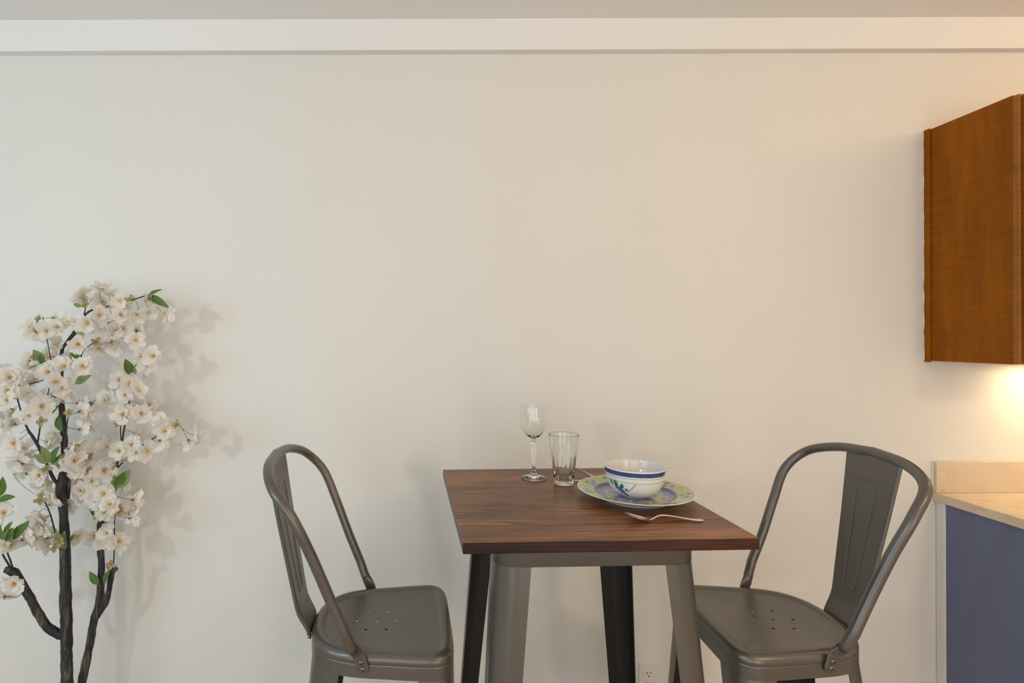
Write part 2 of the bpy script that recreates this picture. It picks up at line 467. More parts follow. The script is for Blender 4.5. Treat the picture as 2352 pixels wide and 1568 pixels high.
# ------------------------------------------------------------------ kitchen run on the right
XPAN = 1.877
cab = thing('base_cabinet', 'slate blue base cabinet side under the cream marble worktop', 'cabinet', (XPAN, 1.70, 0))
Yf = 1.39-1.70
bm = bmesh.new(); box(bm, 0, 0.018, Yf, 0.263, 0.0, 0.873, 0.001, 1)
mesh_obj('side_panel', bm, M['blue'], cab, smooth=False)
bm = bmesh.new(); box(bm, -0.003, 0.016, 0.263, 0.299, 0.0, 0.873, 0.003, 2)
o = mesh_obj('scribe_strip', bm, M['whitetrim'], cab, smooth=False); o['label'] = 'white scribe strip against the wall'
bm = bmesh.new(); box(bm, 0.018, XR-XPAN-0.005, Yf+0.02, 0.299, 0.10, 0.873)
mesh_obj('carcass', bm, M['blue'], cab, smooth=False)
for i in range(2):
    d0 = 0.018+i*0.68; 
    bm = bmesh.new(); box(bm, d0+0.003, d0+0.672, Yf-0.001, Yf+0.019, 0.11, 0.868, 0.002, 1)
    dr = mesh_obj('door', bm, M['blue'], cab, smooth=False)
    bm = bmesh.new(); tube(bm, catmull([(d0+0.60, Yf-0.001, 0.66), (d0+0.60, Yf-0.03, 0.67), (d0+0.60, Yf-0.03, 0.77), (d0+0.60, Yf-0.001, 0.78)], 6), 0.005, 10)
    mesh_obj('handle', bm, M['steel'], dr)
bm = bmesh.new(); box(bm, 1.8625, XR-0.004, 1.345, WY-0.001, 0.8745, 0.9070, 0.0035, 3)
tag(mesh_obj('worktop', bm, M['marble'], smooth=False), 'cream marble worktop slab over the slate blue cabinet', 'worktop')
bm = bmesh.new(); box(bm, 1.8625, XR-0.004, 1.982, WY-0.001, 0.9072, 1.0203, 0.0015, 2)
bs = tag(mesh_obj('backsplash', bm, M['marble'], smooth=False), 'low cream marble upstand along the wall behind the worktop', 'backsplash')
bm = bmesh.new()
pts = [Vector((1.8612, 1.9975, 0.9085+0.112*i/14)) + Vector((0.0012*noise.noise(Vector((i*1.7, 0, 0))), 0, 0)) for i in range(15)]
tube(bm, pts, 0.0028, 8)
o = mesh_obj('caulk_bead', bm, M['caulk'], bs); o['label'] = 'white caulk bead at the wall edge'

# wall cabinet
XW = 1.838
zc0, zc1 = 1.388, 2.228
wc = thing('wall_cabinet', 'honey brown wooden wall cabinet hanging above the marble worktop', 'cabinet', (XW, 1.70, zc0))
H = zc1-zc0
bm = bmesh.new(); box(bm, 0.0, 0.016, 0.0, 0.299, 0.0, H, 0.0008, 1)
mesh_obj('side_panel', bm, M['maple'], wc, smooth=False)
# scribe moulding with an uneven wall edge
bm = bmesh.new()
R = []
for i in range(41):
    z = -0.004+(H+0.006)*i/40
    e = 0.0016*noise.noise(Vector((0, 0, i*0.55)))
    x0 = -0.0065+e*0.8
    R.append([Vector((x0, 0.2985, z)), Vector((x0, 0.2775, z)), Vector((-0.0052, 0.2745, z)), Vector((-0.0012, 0.2745, z)), Vector((-0.0002, 0.2775, z)), Vector((-0.0002, 0.2985, z))])
loft(bm, R, True, True, True)
o = mesh_obj('scribe_moulding', bm, M['maple'], wc, angle=30); o['label'] = 'narrow moulding along the wall'
bm = bmesh.new()
pts = [Vector((-0.0068+0.0018*noise.noise(Vector((3, 1, i*0.45))), 0.2975, -0.004+(H+0.006)*i/60)) for i in range(61)]
tube(bm, pts, [max(0.0006, 0.0018+0.0022*noise.noise(Vector((7, 2, i*0.33)))) for i in range(61)], 8)
o = mesh_obj('paint_line', bm, M['caulk'], wc); o['label'] = 'ragged white paint line beside the moulding'
bm = bmesh.new(); box(bm, -0.001, 0.045, -0.0185, -0.0002, 0.001, H-0.003, 0.0015, 2)
box(bm, 0.045, 0.9, -0.0185, -0.0002, 0.001, 0.045, 0.0015, 1); box(bm, 0.045, 0.9, -0.0185, -0.0002, H-0.048, H-0.003, 0.0015, 1)
o = mesh_obj('face_frame', bm, M['maple_edge'], wc, smooth=False)
bm = bmesh.new(); box(bm, 0.016, 0.9, 0.0, 0.299, 0.012, 0.026); box(bm, 0.016, 0.9, 0.0, 0.299, H-0.016, H); box(bm, 0.884, 0.9, 0.0, 0.299, 0.026, H-0.016); box(bm, 0.016, 0.884, 0.290, 0.299, 0.026, H-0.016)
mesh_obj('carcass', bm, M['maple'], wc, smooth=False)
for i in range(2):
    x0 = 0.006+i*0.446
    bm = bmesh.new()
    z0, z1, t0, t1 = 0.006, H-0.008, -0.039, -0.0190
    box(bm, x0, x0+0.06, t0, t1, z0, z1, 0.003, 2); box(bm, x0+0.38, x0+0.44, t0, t1, z0, z1, 0.003, 2)
    box(bm, x0+0.06, x0+0.38, t0, t1, z0, z0+0.06, 0.003, 2); box(bm, x0+0.06, x0+0.38, t0, t1, z1-0.06, z1, 0.003, 2)
    box(bm, x0+0.055, x0+0.385, t0+0.006, t1-0.004, z0+0.055, z1-0.055)
    dr = mesh_obj('door', bm, M['maple'], wc, smooth=False)
    bm = bmesh.new(); lathe(bm, [(0, 0.022), (0.008, 0.022), (0.013, 0.018), (0.014, 0.013), (0.009, 0.008), (0.006, 0.004), (0.007, 0.0), (0, 0)], 20)
    bmesh.ops.rotate(bm, verts=bm.verts[:], cent=(0, 0, 0), matrix=Matrix.Rotation(PI/2, 3, 'X'))
    bmesh.ops.translate(bm, verts=bm.verts[:], vec=(x0+(0.41 if i == 0 else 0.03), t0, 0.09))
    mesh_obj('knob', bm, M['steel'], dr)
# lamp strip under the cabinet
ul = thing('under_cabinet_light', 'white strip lamp under the honey brown wall cabinet', 'lamp', (2.33, 1.90, zc0+0.006))
bm = bmesh.new(); box(bm, -0.22, 0.24, -0.035, 0.035, -0.014, 0.005, 0.003, 2); mesh_obj('housing', bm, M['plastic'], ul, smooth=False)
bm = bmesh.new(); box(bm, -0.20, 0.22, -0.026, 0.026, -0.019, -0.0142, 0.002, 2); mesh_obj('lens', bm, M['lens'], ul, smooth=False)
la = area('under_cabinet_lamp_light', (2.34, 1.90, zc0-0.016), (2.34, 1.925, 0.0), 0.40, 0.05, 2.3, (1.0, 0.74, 0.40))

# ------------------------------------------------------------------ outlet
ot = thing('wall_outlet', 'white rectangular wall outlet low on the wall behind the table', 'outlet', (0.817, WY, 0.227))
bm = bmesh.new(); box(bm, -0.035, 0.035, -0.006, 0, -0.057, 0.057, 0.0028, 3); mesh_obj('cover_plate', bm, M['plastic'], ot, smooth=False)
bm = bmesh.new(); box(bm, -0.0168, 0.0168, -0.0078, -0.0045, -0.0335, 0.0335, 0.0012, 2)
rc = mesh_obj('receptacle', bm, M['plastic'], ot, smooth=False)
for dz in (0.0185, -0.0185):
    bm = bmesh.new()
    box(bm, -0.0078, -0.0054, -0.0081, -0.0070, dz-0.0005, dz+0.0085); box(bm, 0.0054, 0.0076, -0.0081, -0.0070, dz+0.0005, dz+0.0080)
    g = bmesh.ops.create_cone(bm, cap_ends=True, segments=14, radius1=0.0026, radius2=0.0026, depth=0.0011, matrix=Matrix.Translation((0, -0.00755, dz-0.0085)) @ Matrix.Rotation(PI/2, 4, 'X'))
    mesh_obj('plug_slots', bm, M['slot'], rc, smooth=False)
for dz in (0.048, -0.048):
    bm = bmesh.new(); bmesh.ops.create_cone(bm, cap_ends=True, segments=16, radius1=0.0032, radius2=0.0026, depth=0.0014, matrix=Matrix.Translation((0, -0.0062, dz)) @ Matrix.Rotation(PI/2, 4, 'X'))
    mesh_obj('screw', bm, M['plastic'], ot, smooth=False)

# ------------------------------------------------------------------ sheet-metal leg helper
def sheet_leg(bm, path, z0, z1, splay, keep=0.55, th=0.0022, nz=14, rib=0.0):
    """path: list of (x,y) round one corner at z1; goes down to z0 moving by splay and narrowing about the corner"""
    n = len(path); mid = Vector(path[n//2])
    P = [Vector(p) for p in path]
    def nrm(i):
        t = (P[min(i+1, n-1)]-P[max(i-1, 0)]).normalized(); return Vector((t.y, -t.x))
    cen = Vector((0, 0))
    rings = []
    for k in range(nz+1):
        f = k/nz; z = z1+(z0-z1)*f
        s = 1-(1-keep)*f
        out, inn = [], []
        for i in range(n):
            q = mid+(P[i]-mid)*s
            d = nrm(i)
            if d.dot(q-cen) < 0: d = -d
            o_ = q+Vector(splay)*f
            bulge = -rib*max(0, 1-abs((i-n/2)/(n*0.12))) if rib else 0
            out.append(Vector((*(o_+d*bulge), z))); inn.append(Vector((*(o_-d*(th-bulge)), z)))
        rings.append(out+inn[::-1])
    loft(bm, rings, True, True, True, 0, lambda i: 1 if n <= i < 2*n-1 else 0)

def rounded_rect(hx, hy, r, n=8):
    out = []
    for cx, cy, a0 in ((hx-r, hy-r, 0), (-hx+r, hy-r, PI/2), (-hx+r, -hy+r, PI), (hx-r, -hy+r, 1.5*PI)):
        for k in range(n+1):
            a = a0+PI/2*k/n; out.append((cx+r*math.cos(a), cy+r*math.sin(a)))
    return out

# ------------------------------------------------------------------ bar table
TX, TY, TR, TW, TZ = 0.3707, 1.4089, 0.03166, 0.6094, 1.065
tb = thing('bar_table', 'square bar table with dark stained oak top and gunmetal legs', 'table', (TX, TY, 0), TR)
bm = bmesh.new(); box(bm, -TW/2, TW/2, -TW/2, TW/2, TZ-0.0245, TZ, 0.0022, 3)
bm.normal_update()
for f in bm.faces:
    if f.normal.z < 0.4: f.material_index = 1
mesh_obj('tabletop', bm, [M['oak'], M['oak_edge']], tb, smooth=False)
hw = 0.2255; zb, zt = 0.9785, TZ-0.0247
bm = bmesh.new()
oc = rounded_rect(hw, hw, 0.052, 10)
def ring(o, z, sh=0.0):
    s = (hw-sh)/hw
    return [Vector((x*s, y*s, z)) for x, y in o]
loft(bm, [ring(oc, zt, 0.03), ring(oc, zt, 0.004), ring(oc, zt-0.003, 0.0006), ring(oc, zt-0.006, 0.0), ring(oc, zb+0.004), ring(oc, zb+0.0025, 0.0006), ring(oc, zb, 0.0012), ring(oc, zb, 0.0035), ring(oc, zt-0.005, 0.0035), ring(oc, zt-0.005, 0.03), ring(oc, zt, 0.03)])
mesh_obj('apron', bm, M['metal'], tb, angle=40)
def corner_path(hx, hy, r, sx, sy, la, lb, n=10):
    p = [(hx-r-(la-r)*(1-k/4.0), hy) for k in range(4)] if la > r else []
    p += [(hx-r+r*math.cos(PI/2*(1-k/n)), hy-r+r*math.sin(PI/2*(1-k/n))) for k in range(n+1)]
    p += [(hx, hy-r-(lb-r)*((k+1)/4.0)) for k in range(4)] if lb > r else []
    return [(x*sx, y*sy) for x, y in p]
for sx in (-1, 1):
    for sy in (-1, 1):
        bm = bmesh.new()
        sheet_leg(bm, corner_path(hw-0.0006, hw-0.0006, 0.052, sx, sy, 0.077, 0.077), 0.012, zb+0.0005, (sx*0.070, sy*0.070), 0.62)
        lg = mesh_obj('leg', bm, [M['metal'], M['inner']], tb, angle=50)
        bm = bmesh.new()
        cxy = ((hw+0.070-0.024)*sx, (hw+0.070-0.024)*sy)
        bmesh.ops.create_cone(bm, cap_ends=True, segments=20, radius1=0.017, radius2=0.015, depth=0.016, matrix=Matrix.Translation((cxy[0], cxy[1], 0.008)))
        mesh_obj('rubber_foot', bm, M['slot'], lg, smooth=False)

# ------------------------------------------------------------------ bar stools
HOOP = [(-0.0575, 0.1913, 0.831), (-0.0916, 0.1949, 0.9137), (-0.1281, 0.2044, 1.0069), (-0.1670, 0.2143, 1.0930), (-0.2137, 0.1895, 1.1492), (-0.2434, 0.1088, 1.1772), (-0.2519, 0.0, 1.1863)]
half = [(0.186, 0.0), (0.186, 0.07), (0.1845, 0.125), (0.178, 0.155), (0.162, 0.174), (0.138, 0.1815), (0.09, 0.1785), (0.03, 0.171), (-0.03, 0.1635), (-0.078, 0.151), (-0.115, 0.128), (-0.141, 0.094), (-0.156, 0.05), (-0.160, 0.0)]
hs = [(p.x, p.y) for p in catmull([(x, y, 0) for x, y in half], 5)]
OUT = hs + [(x, -y) for x, y in hs[-2:0:-1]]
NO = len(OUT)
def onorm(i):
    a = Vector(OUT[(i-1) % NO]); b = Vector(OUT[(i+1) % NO]); t = (b-a).normalized(); return Vector((t.y, -t.x))
def oring(off, z, scale=1.0):
    r = []
    for i in range(NO):
        p = Vector(OUT[i])-onorm(i)*off
        r.append(Vector((p.x*scale, p.y*scale, z)))
    return r
ZS = 0.762
def build_stool():
    root = thing('bar_stool', '', 'stool')
    # seat: dished pressed sheet with rolled rim
    bm = bmesh.new()
    top = [(0.0010, 0.7492), (0.0, 0.751), (0.0, 0.7575), (0.0018, 0.7635), (0.006, 0.7690), (0.012, 0.7725), (0.019, 0.7735), (0.0245, 0.7725), (0.0275, 0.7705), (0.0305, 0.7685), (0.035, 0.7675)]
    inner = [(0.80, 0.7655), (0.55, 0.7632), (0.25, 0.7622)]
    th = 0.0022
    rings = [oring(o_, z) for o_, z in top]
    base = oring(0.035, 0)
    for s, z in inner: rings.append([Vector((p.x*s, p.y*s, z)) for p in base])
    under = [[Vector((p.x*s, p.y*s, z-th)) for p in base] for s, z in inner][::-1]
    under += [oring(o_+th*0.9, z-th*(0.9 if o_ > 0.01 else 0.2)) for o_, z in top[::-1][:-1]]
    under += [oring(top[0][0]+th, top[0][1])]
    R = loft(bm, rings)
    c = bm.verts.new((0, 0, ZS))
    for i in range(NO): bm.faces.new((R[-1][i], R[-1][(i+1) % NO], c))
    U = loft(bm, under)
    c2 = bm.verts.new((0, 0, ZS-th))
    for i in range(NO): bm.faces.new((U[0][(i+1) % NO], U[0][i], c2))
    for i in range(NO): bm.faces.new((R[0][i], R[0][(i+1) % NO], U[-1][(i+1) % NO], U[-1][i]))
    seat = mesh_obj('seat', bm, M['metal'], root, angle=60)
    # drain holes cut through
    bm = bmesh.new()
    holes = [(0, 0)]+[(0.0503*math.cos(PI/3*k), 0.0503*math.sin(PI/3*k)) for k in range(6)]
    for x, y in holes:
        bmesh.ops.create_cone(bm, cap_ends=True, segments=20, radius1=0.0041, radius2=0.0041, depth=0.03, matrix=Matrix.Translation((x, y, ZS)))
    cut = mesh_obj('cutter', bm, M['metal'], smooth=False)
    md = seat.modifiers.new('holes', 'BOOLEAN'); md.operation = 'DIFFERENCE'; md.object = cut; md.solver = 'EXACT'
    dg = bpy.context.evaluated_depsgraph_get(); dg.update()
    nm = bpy.data.meshes.new_from_object(seat.evaluated_get(dg))
    seat.modifiers.clear(); seat.data = nm; nm.name = 'seat'
    bpy.data.objects.remove(cut, do_unlink=True)
    # apron
    bm = bmesh.new()
    zt_, zb_ = 0.7487, 0.7185
    loft(bm, [oring(0.0045, zt_), oring(0.0012, zt_), oring(0.0004, zt_-0.0012), oring(0.0002, zt_-0.003), oring(0.0002, zb_), oring(0.0025, zb_), oring(0.0028, zt_-0.002), oring(0.0045, zt_)])
    mesh_obj('apron', bm, M['metal'], root, angle=40)
    # cross brace under the seat
    bm = bmesh.new()
    for s in (-1, 1):
        a = Vector((0.165, s*0.150, 0.722)); b = Vector((-0.120, -s*0.112, 0.722)); d = (b-a).normalized(); n = Vector((-d.y, d.x, 0))*0.011
        dz = Vector((0, 0, 0.0015 if s > 0 else -0.0015))
        loft(bm, [[p+n+dz+Vector((0, 0, 0.0015)), p-n+dz+Vector((0, 0, 0.0015)), p-n+dz-Vector((0, 0, 0.0015)), p+n+dz-Vector((0, 0, 0.0015))] for p in (a, b)], True, True, True)
    mesh_obj('cross_brace', bm, M['metal'], root, smooth=False)
    # legs follow the seat outline round each corner
    i1 = min(range(len(hs)), key=lambda i: abs(hs[i][1]-0.107)+(0 if hs[i][0] > 0.15 else 9))
    i2 = min(range(len(hs)), key=lambda i: abs(hs[i][0]-0.100)+(0 if hs[i][1] > 0.15 else 9))
    i3 = min(range(len(hs)), key=lambda i: abs(hs[i][0]+0.078)+(0 if hs[i][1] > 0.1 else 9))
    i4 = min(range(len(hs)), key=lambda i: abs(hs[i][1]-0.066)+(0 if hs[i][0] < -0.1 else 9))
    feet = []
    for s in (1, -1):
        for (a, b, sp) in ((i1, i2, (0.008, 0.120)), (i3, i4, (-0.075, 0.060))):
            path = [(x, y*s) for x, y in hs[a:b+1]]
            bm = bmesh.new()
            sheet_leg(bm, path, 0.012, zb_+0.0004, (sp[0], sp[1]*s), 0.52, 0.002)
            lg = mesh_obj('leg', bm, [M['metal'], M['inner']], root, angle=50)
            m = Vector(path[len(path)//2])+Vector((sp[0], sp[1]*s)); m -= m.normalized()*0.012
            bm = bmesh.new(); bmesh.ops.create_cone(bm, cap_ends=True, segments=20, radius1=0.016, radius2=0.014, depth=0.015, matrix=Matrix.Translation((m.x, m.y, 0.0075)))
            mesh_obj('rubber_foot', bm, M['slot'], lg, smooth=False)
            f = Vector(path[len(path)//2])+Vector((sp[0], sp[1]*s))*0.62; f -= f.normalized()*0.006
            feet.append(f)
    fr, br, fl, bl = feet
    for a, b in ((fr, fl), (br, bl), (fr, br), (fl, bl)):
        bm = bmesh.new(); tube(bm, [Vector((a.x, a.y, 0.285)), Vector((b.x, b.y, 0.285))], 0.008, 12)
        mesh_obj('foot_rest', bm, M['metal'], root)
    # hoop: bent tube with flattened, bolted ends
    pts = catmull(HOOP, 8)
    s0 = [Vector((-0.0455, 0.1850, 0.8000))]
    left = [Vector((-0.0400, 0.1795, 0.7905))]+s0+pts
    right = [Vector((p.x, -p.y, p.z)) for p in left[::-1][1:]]
    bm = bmesh.new(); tube(bm, left+right, 0.0119, 18)
    hoop = mesh_obj('back_frame', bm, M['metal'], root)
    for s in (1, -1):
        bm = bmesh.new()
        sec = [(-0.0410, 0.1800, 0.7925, 0.0122, 0.0110), (-0.0365, 0.1765, 0.7850, 0.0132, 0.0082), (-0.0325, 0.1735, 0.7785, 0.0140, 0.0044), (-0.0290, 0.1725, 0.7720, 0.0140, 0.0026), (-0.0255, 0.1720, 0.7600, 0.0138, 0.0023), (-0.0215, 0.1715, 0.7460, 0.0136, 0.0023), (-0.0190, 0.1712, 0.7385, 0.0115, 0.0023), (-0.0178, 0.1710, 0.7345, 0.0070, 0.0022), (-0.0175, 0.1709, 0.7332, 0.0020, 0.0018)]
        rings = []
        for k, (x, y, z, a, b) in enumerate(sec):
            p = Vector((x, y*s, z)); nx = sec[min(k+1, len(sec)-1)]; pv = sec[max(k-1, 0)]
            t = Vector((nx[0]-pv[0], (nx[1]-pv[1])*s, nx[2]-pv[2])).normalized()
            v = Vector((0, 1, 0)); v = (v-t*v.dot(t)).normalized(); u = t.cross(v)
            r = []
            for q in range(20):
                an = 2*PI*q/20
                ca, sa = math.cos(an), math.sin(an); e = 0.55
                r.append(p+u*a*math.copysign(abs(ca)**e, ca)*0.98+v*b*math.copysign(abs(sa)**e, sa)) if k > 1 else r.append(p+u*a*ca+v*b*sa)
            rings.append(r)
        loft(bm, rings, True, True, True)
        pl = mesh_obj('end_plate', bm, M['metal'], hoop, angle=45)
        for (x, z, y) in ((-0.0255, 0.7590, 0.1742), (-0.0215, 0.7440, 0.1738)):
            bm = bmesh.new()
            lathe(bm, [(0.0020, 0.0016), (0.0024, 0.0036), (0.0040, 0.0034), (0.0056, 0.0022), (0.0062, 0.0004), (0.0062, -0.0022), (0, -0.0022)], 20)
            lathe(bm, [(0, 0.0014), (0.0021, 0.0014), (0.0021, 0.0030)], 6)
            bmesh.ops.rotate(bm, verts=bm.verts[:], cent=(0, 0, 0), matrix=Matrix.Rotation(-PI/2*s, 3, 'X'))
            bmesh.ops.translate(bm, verts=bm.verts[:], vec=(x, y*s, z))
            mesh_obj('bolt', bm, M['boltsteel'], root, angle=40)
    # back splat: pressed sheet with raised outline and folded edges
    prof = catmull([(-0.1585, 0, 0.7545), (-0.1605, 0, 0.7660), (-0.1675, 0, 0.7810), (-0.1770, 0, 0.7985), (-0.1852, 0, 0.8200), (-0.1955, 0, 0.8750), (-0.2110, 0, 0.9600), (-0.2280, 0, 1.0550), (-0.2405, 0, 1.1250), (-0.2500, 0, 1.1775)], 12)
    L = [0.0]
    for a, b in zip(prof, prof[1:]): L.append(L[-1]+(b-a).length)
    NU = 72
    def hwid(z):
        if z < 0.81: return 0.0490+(z-0.7545)/0.0555*0.0060
        return 0.0550+(z-0.81)/0.3675*0.0300
    zb0, zt0 = 0.845, 1.118
    def sdf(y, z):
        # rounded tapering panel outline
        t = (z-zb0)/(zt0-zb0)
        hwp = 0.0178+(0.0315-0.0178)*min(1.08, max(-0.08, t))
        qx = abs(y)-(hwp-0.008); qz = abs(z-(zb0+zt0)/2)-((zt0-zb0)/2-0.008)
        return math.hypot(max(qx, 0), max(qz, 0))+min(max(qx, qz), 0)-0.008
    bm = bmesh.new(); rings = []
    for k, p in enumerate(prof):
        t = (prof[min(k+1, len(prof)-1)]-prof[max(k-1, 0)]).normalized()
        n = Vector((t.z, 0, -t.x))
        hwk = hwid(p.z); front, back = [], []
        for i in range(NU+1):
            y = hwk*(-1+2*i/NU)
            d = sdf(y, p.z)
            e = 0.0020*math.exp(-(d/0.0026)**2)-0.0006/(1+math.exp(d/0.0012))
            edge = max(0, (abs(y)-(hwk-0.004))/0.004)
            e -= 0.0028*edge*edge
            top = max(0, (p.z-1.03)/0.15); bow = 0.50*y*y*top
            drop = 0.80*y*y*top
            q = p+n*e+Vector((bow, y, -drop))
            front.append(q); back.append(q-n*(0.0016+0.004*(edge > 0.5)))
        rings.append(front+back[::-1])
    loft(bm, rings, True, True, True)
    mesh_obj('back_splat', bm, M['metal'], root, angle=55)
    bm = bmesh.new(); lathe(bm, [(0, 0.004), (0.004, 0.0034), (0.006, 0.001), (0.006, -0.004), (0, -0.004)], 16)
    bmesh.ops.rotate(bm, verts=bm.verts[:], cent=(0, 0, 0), matrix=Matrix.Rotation(-PI/2, 3, 'Y'))
    for v in bm.verts: v.co += Vector((-0.1640, 0.034, 0.744))
    mesh_obj('bolt', bm, M['boltsteel'], root)
    bm = bmesh.new(); lathe(bm, [(0, 0.004), (0.004, 0.0034), (0.006, 0.001), (0.006, -0.004), (0, -0.004)], 16)
    bmesh.ops.rotate(bm, verts=bm.verts[:], cent=(0, 0, 0), matrix=Matrix.Rotation(-PI/2, 3, 'Y'))
    for v in bm.verts: v.co += Vector((-0.1640, -0.034, 0.744))
    mesh_obj('bolt', bm, M['boltsteel'], root)
    return root
def copy_tree(o, parent=None):
    c = o.copy(); COL.objects.link(c)
    if parent: c.parent = parent
    for ch in list(o.children): copy_tree(ch, c)
    return c
s1 = build_stool()
s1.location = (-0.1224, 1.3786, 0); s1.rotation_euler = (0, 0, math.radians(1.63))
s1['label'] = 'gunmetal bar stool between the white blossom tree and the table'; s1['group'] = 'gunmetal bar stools at the table'
s2 = copy_tree(s1)
s2.location = (0.8779, 1.3771, 0); s2.rotation_euler = (0, 0, PI+math.radians(-1.2))
s2['label'] = 'gunmetal bar stool between the table and the blue kitchen cabinet'

# ------------------------------------------------------------------ tableware
def glass_obj(name, prof, loc, label, cat, seg=64, rf=None):
    bm = bmesh.new(); lathe(bm, prof, seg, rf)
    o = mesh_obj(name, bm, M['glass'], angle=75); o.location = loc
    return tag(o, label, cat)
def smooth_prof(p, n=5): return [(max(0, q.x), q.y) for q in catmull([(r, z, 0) for r, z in p], n)]
# wine glass: foot, stem with faceted knop, bowl (outer), bowl (inner)
wg_out = [(0.0358, 0.0016), (0.0362, 0.0028)]+smooth_prof([(0.0350, 0.0040), (0.0240, 0.0062), (0.0130, 0.0105), (0.0075, 0.0180), (0.0047, 0.0300), (0.0045, 0.0440), (0.0060, 0.0650), (0.0078, 0.0840), (0.0083, 0.0930)])+smooth_prof([(0.0066, 0.0965), (0.0085, 0.1010), (0.0085, 0.1050), (0.0062, 0.1090), (0.0066, 0.1140), (0.0100, 0.1180), (0.0185, 0.1240), (0.0280, 0.1360), (0.0345, 0.1540), (0.0368, 0.1720), (0.0368, 0.1900), (0.0358, 0.2108)])
wg_in = smooth_prof([(0.0350, 0.2108), (0.0359, 0.1900), (0.0359, 0.1720), (0.0336, 0.1545), (0.0270, 0.1370), (0.0175, 0.1262), (0.0080, 0.1228), (0.0, 0.1220)])
glass_obj('wine_glass', [(0, 0.0012), (0.030, 0.0006), (0.0345, 0.0)]+wg_out+wg_in, (0.3185, 1.594, TZ+0.0002), 'clear stemmed wine glass standing left of the tumbler', 'glass', 72)
# tumbler with cut flutes
def flute(r, z, a, i):
    # ten rounded flutes fading out towards the rim
    k = min(1, max(0, (0.098-z)/0.012))*min(1, max(0, (z-0.006)/0.01))
    if i > 16: return r
    c = abs(math.cos(7*a))
    return r*(1-0.060*k*c)
tb_out = [(0.0240, 0.0), (0.0262, 0.0014), (0.0272, 0.004), (0.0278, 0.010), (0.0300, 0.030), (0.0322, 0.050), (0.0345, 0.070), (0.0367, 0.088), (0.0378, 0.094), (0.0390, 0.100), (0.0398, 0.106), (0.0406, 0.118), (0.0414, 0.130), (0.04165, 0.1365), (0.0417, 0.1383), (0.04155, 0.1391), (0.0411, 0.13955)]
tb_in = [(0.0405, 0.13955), (0.0401, 0.1391), (0.03995, 0.1383), (0.0399, 0.1365), (0.0394, 0.130), (0.0386, 0.118), (0.0376, 0.106), (0.0366, 0.100), (0.0352, 0.094), (0.0342, 0.088), (0.0318, 0.070), (0.0292, 0.050), (0.0270, 0.030), (0.0248, 0.0165), (0.0215, 0.0135), (0.0, 0.0130)]
glass_obj('tumbler', [(0, 0.0006)]+tb_out+tb_in, (0.3910, 1.532, TZ+0.0002), 'clear fluted drinking tumbler standing right of the wine glass', 'glass', 120, flute)

class Decal:
    """flat glaze marks laid on a surface of revolution"""
    def __init__(self, bm, prof, off=0.0002):
        self.bm = bm; self.prof = prof; self.off = off
    def by_z(self, z):
        for (r0, z0), (r1, z1) in zip(self.prof, self.prof[1:]):
            if min(z0, z1) <= z <= max(z0, z1) and abs(z1-z0) > 1e-9:
                t = (z-z0)/(z1-z0); return r0+(r1-r0)*t, Vector((z1-z0, 0, -(r1-r0))).normalized()
        return self.prof[-1][0], Vector((1, 0, 0))
    def by_r(self, r):
        for (r0, z0), (r1, z1) in zip(self.prof, self.prof[1:]):
            if min(r0, r1) <= r <= max(r0, r1) and abs(r1-r0) > 1e-9:
                t = (r-r0)/(r1-r0); n = Vector((-(z1-z0), 0, (r1-r0))).normalized()
                return z0+(z1-z0)*t, n if n.z > 0 else -n
        return self.prof[-1][1], Vector((0, 0, 1))
    def side(self, deg, z, lay):
        r, n = self.by_z(z); o = self.off*(1+lay)
        a = math.radians(deg); q = Vector((r+n.x*o, 0, z+n.z*o))
        return Vector((q.x*math.cos(a), q.x*math.sin(a), q.z))
    def flat(self, x, y, lay):
        r = math.hypot(x, y); z, n = self.by_r(r); o = self.off*(1+lay)
        k = (r+n.x*o)/max(r, 1e-9)
        return Vector((x*k, y*k, z+n.z*o))
    def blob(self, fn, outline, mat, lay=0, rings=6):
        cx = sum(p[0] for p in outline)/len(outline); cy = sum(p[1] for p in outline)/len(outline)
        c = self.bm.verts.new(fn(cx, cy, lay)); prev = None; n = len(outline)
        for k in range(1, rings+1):
            t = k/rings
            ring = [self.bm.verts.new(fn(cx+(x-cx)*t, cy+(y-cy)*t, lay)) for x, y in outline]
            for i in range(n):
                j = (i+1) % n
                f = self.bm.faces.new((c, ring[i], ring[j])) if prev is None else self.bm.faces.new((prev[i], prev[j], ring[j], ring[i]))
                f.material_index = mat
            prev = ring
def leaf_outline(x, y, ang, l, wd, n=9, asp=1.0):
    ca, sa = math.cos(ang), math.sin(ang); pts = []
    for k in range(n+1):
        t = k/n; pts.append((l*(t-0.5), wd*math.sin(PI*t)**0.8))
    for k in range(n-1, 0, -1):
        t = k/n; pts.append((l*(t-0.5), -wd*math.sin(PI*t)**0.8))
    return [(x+(u*ca-v*sa)*asp, y+(u*sa+v*ca)) for u, v in pts]
def flower_outline(x, y, r, ang, petals=5, n=30, asp=1.0, sq=1.0):
    return [(x+asp*r*(0.80+0.20*math.cos(petals*(a+ang)))*math.cos(a), y+sq*r*(0.80+0.20*math.cos(petals*(a+ang)))*math.sin(a)) for a in [2*PI*k/n for k in range(n)]]

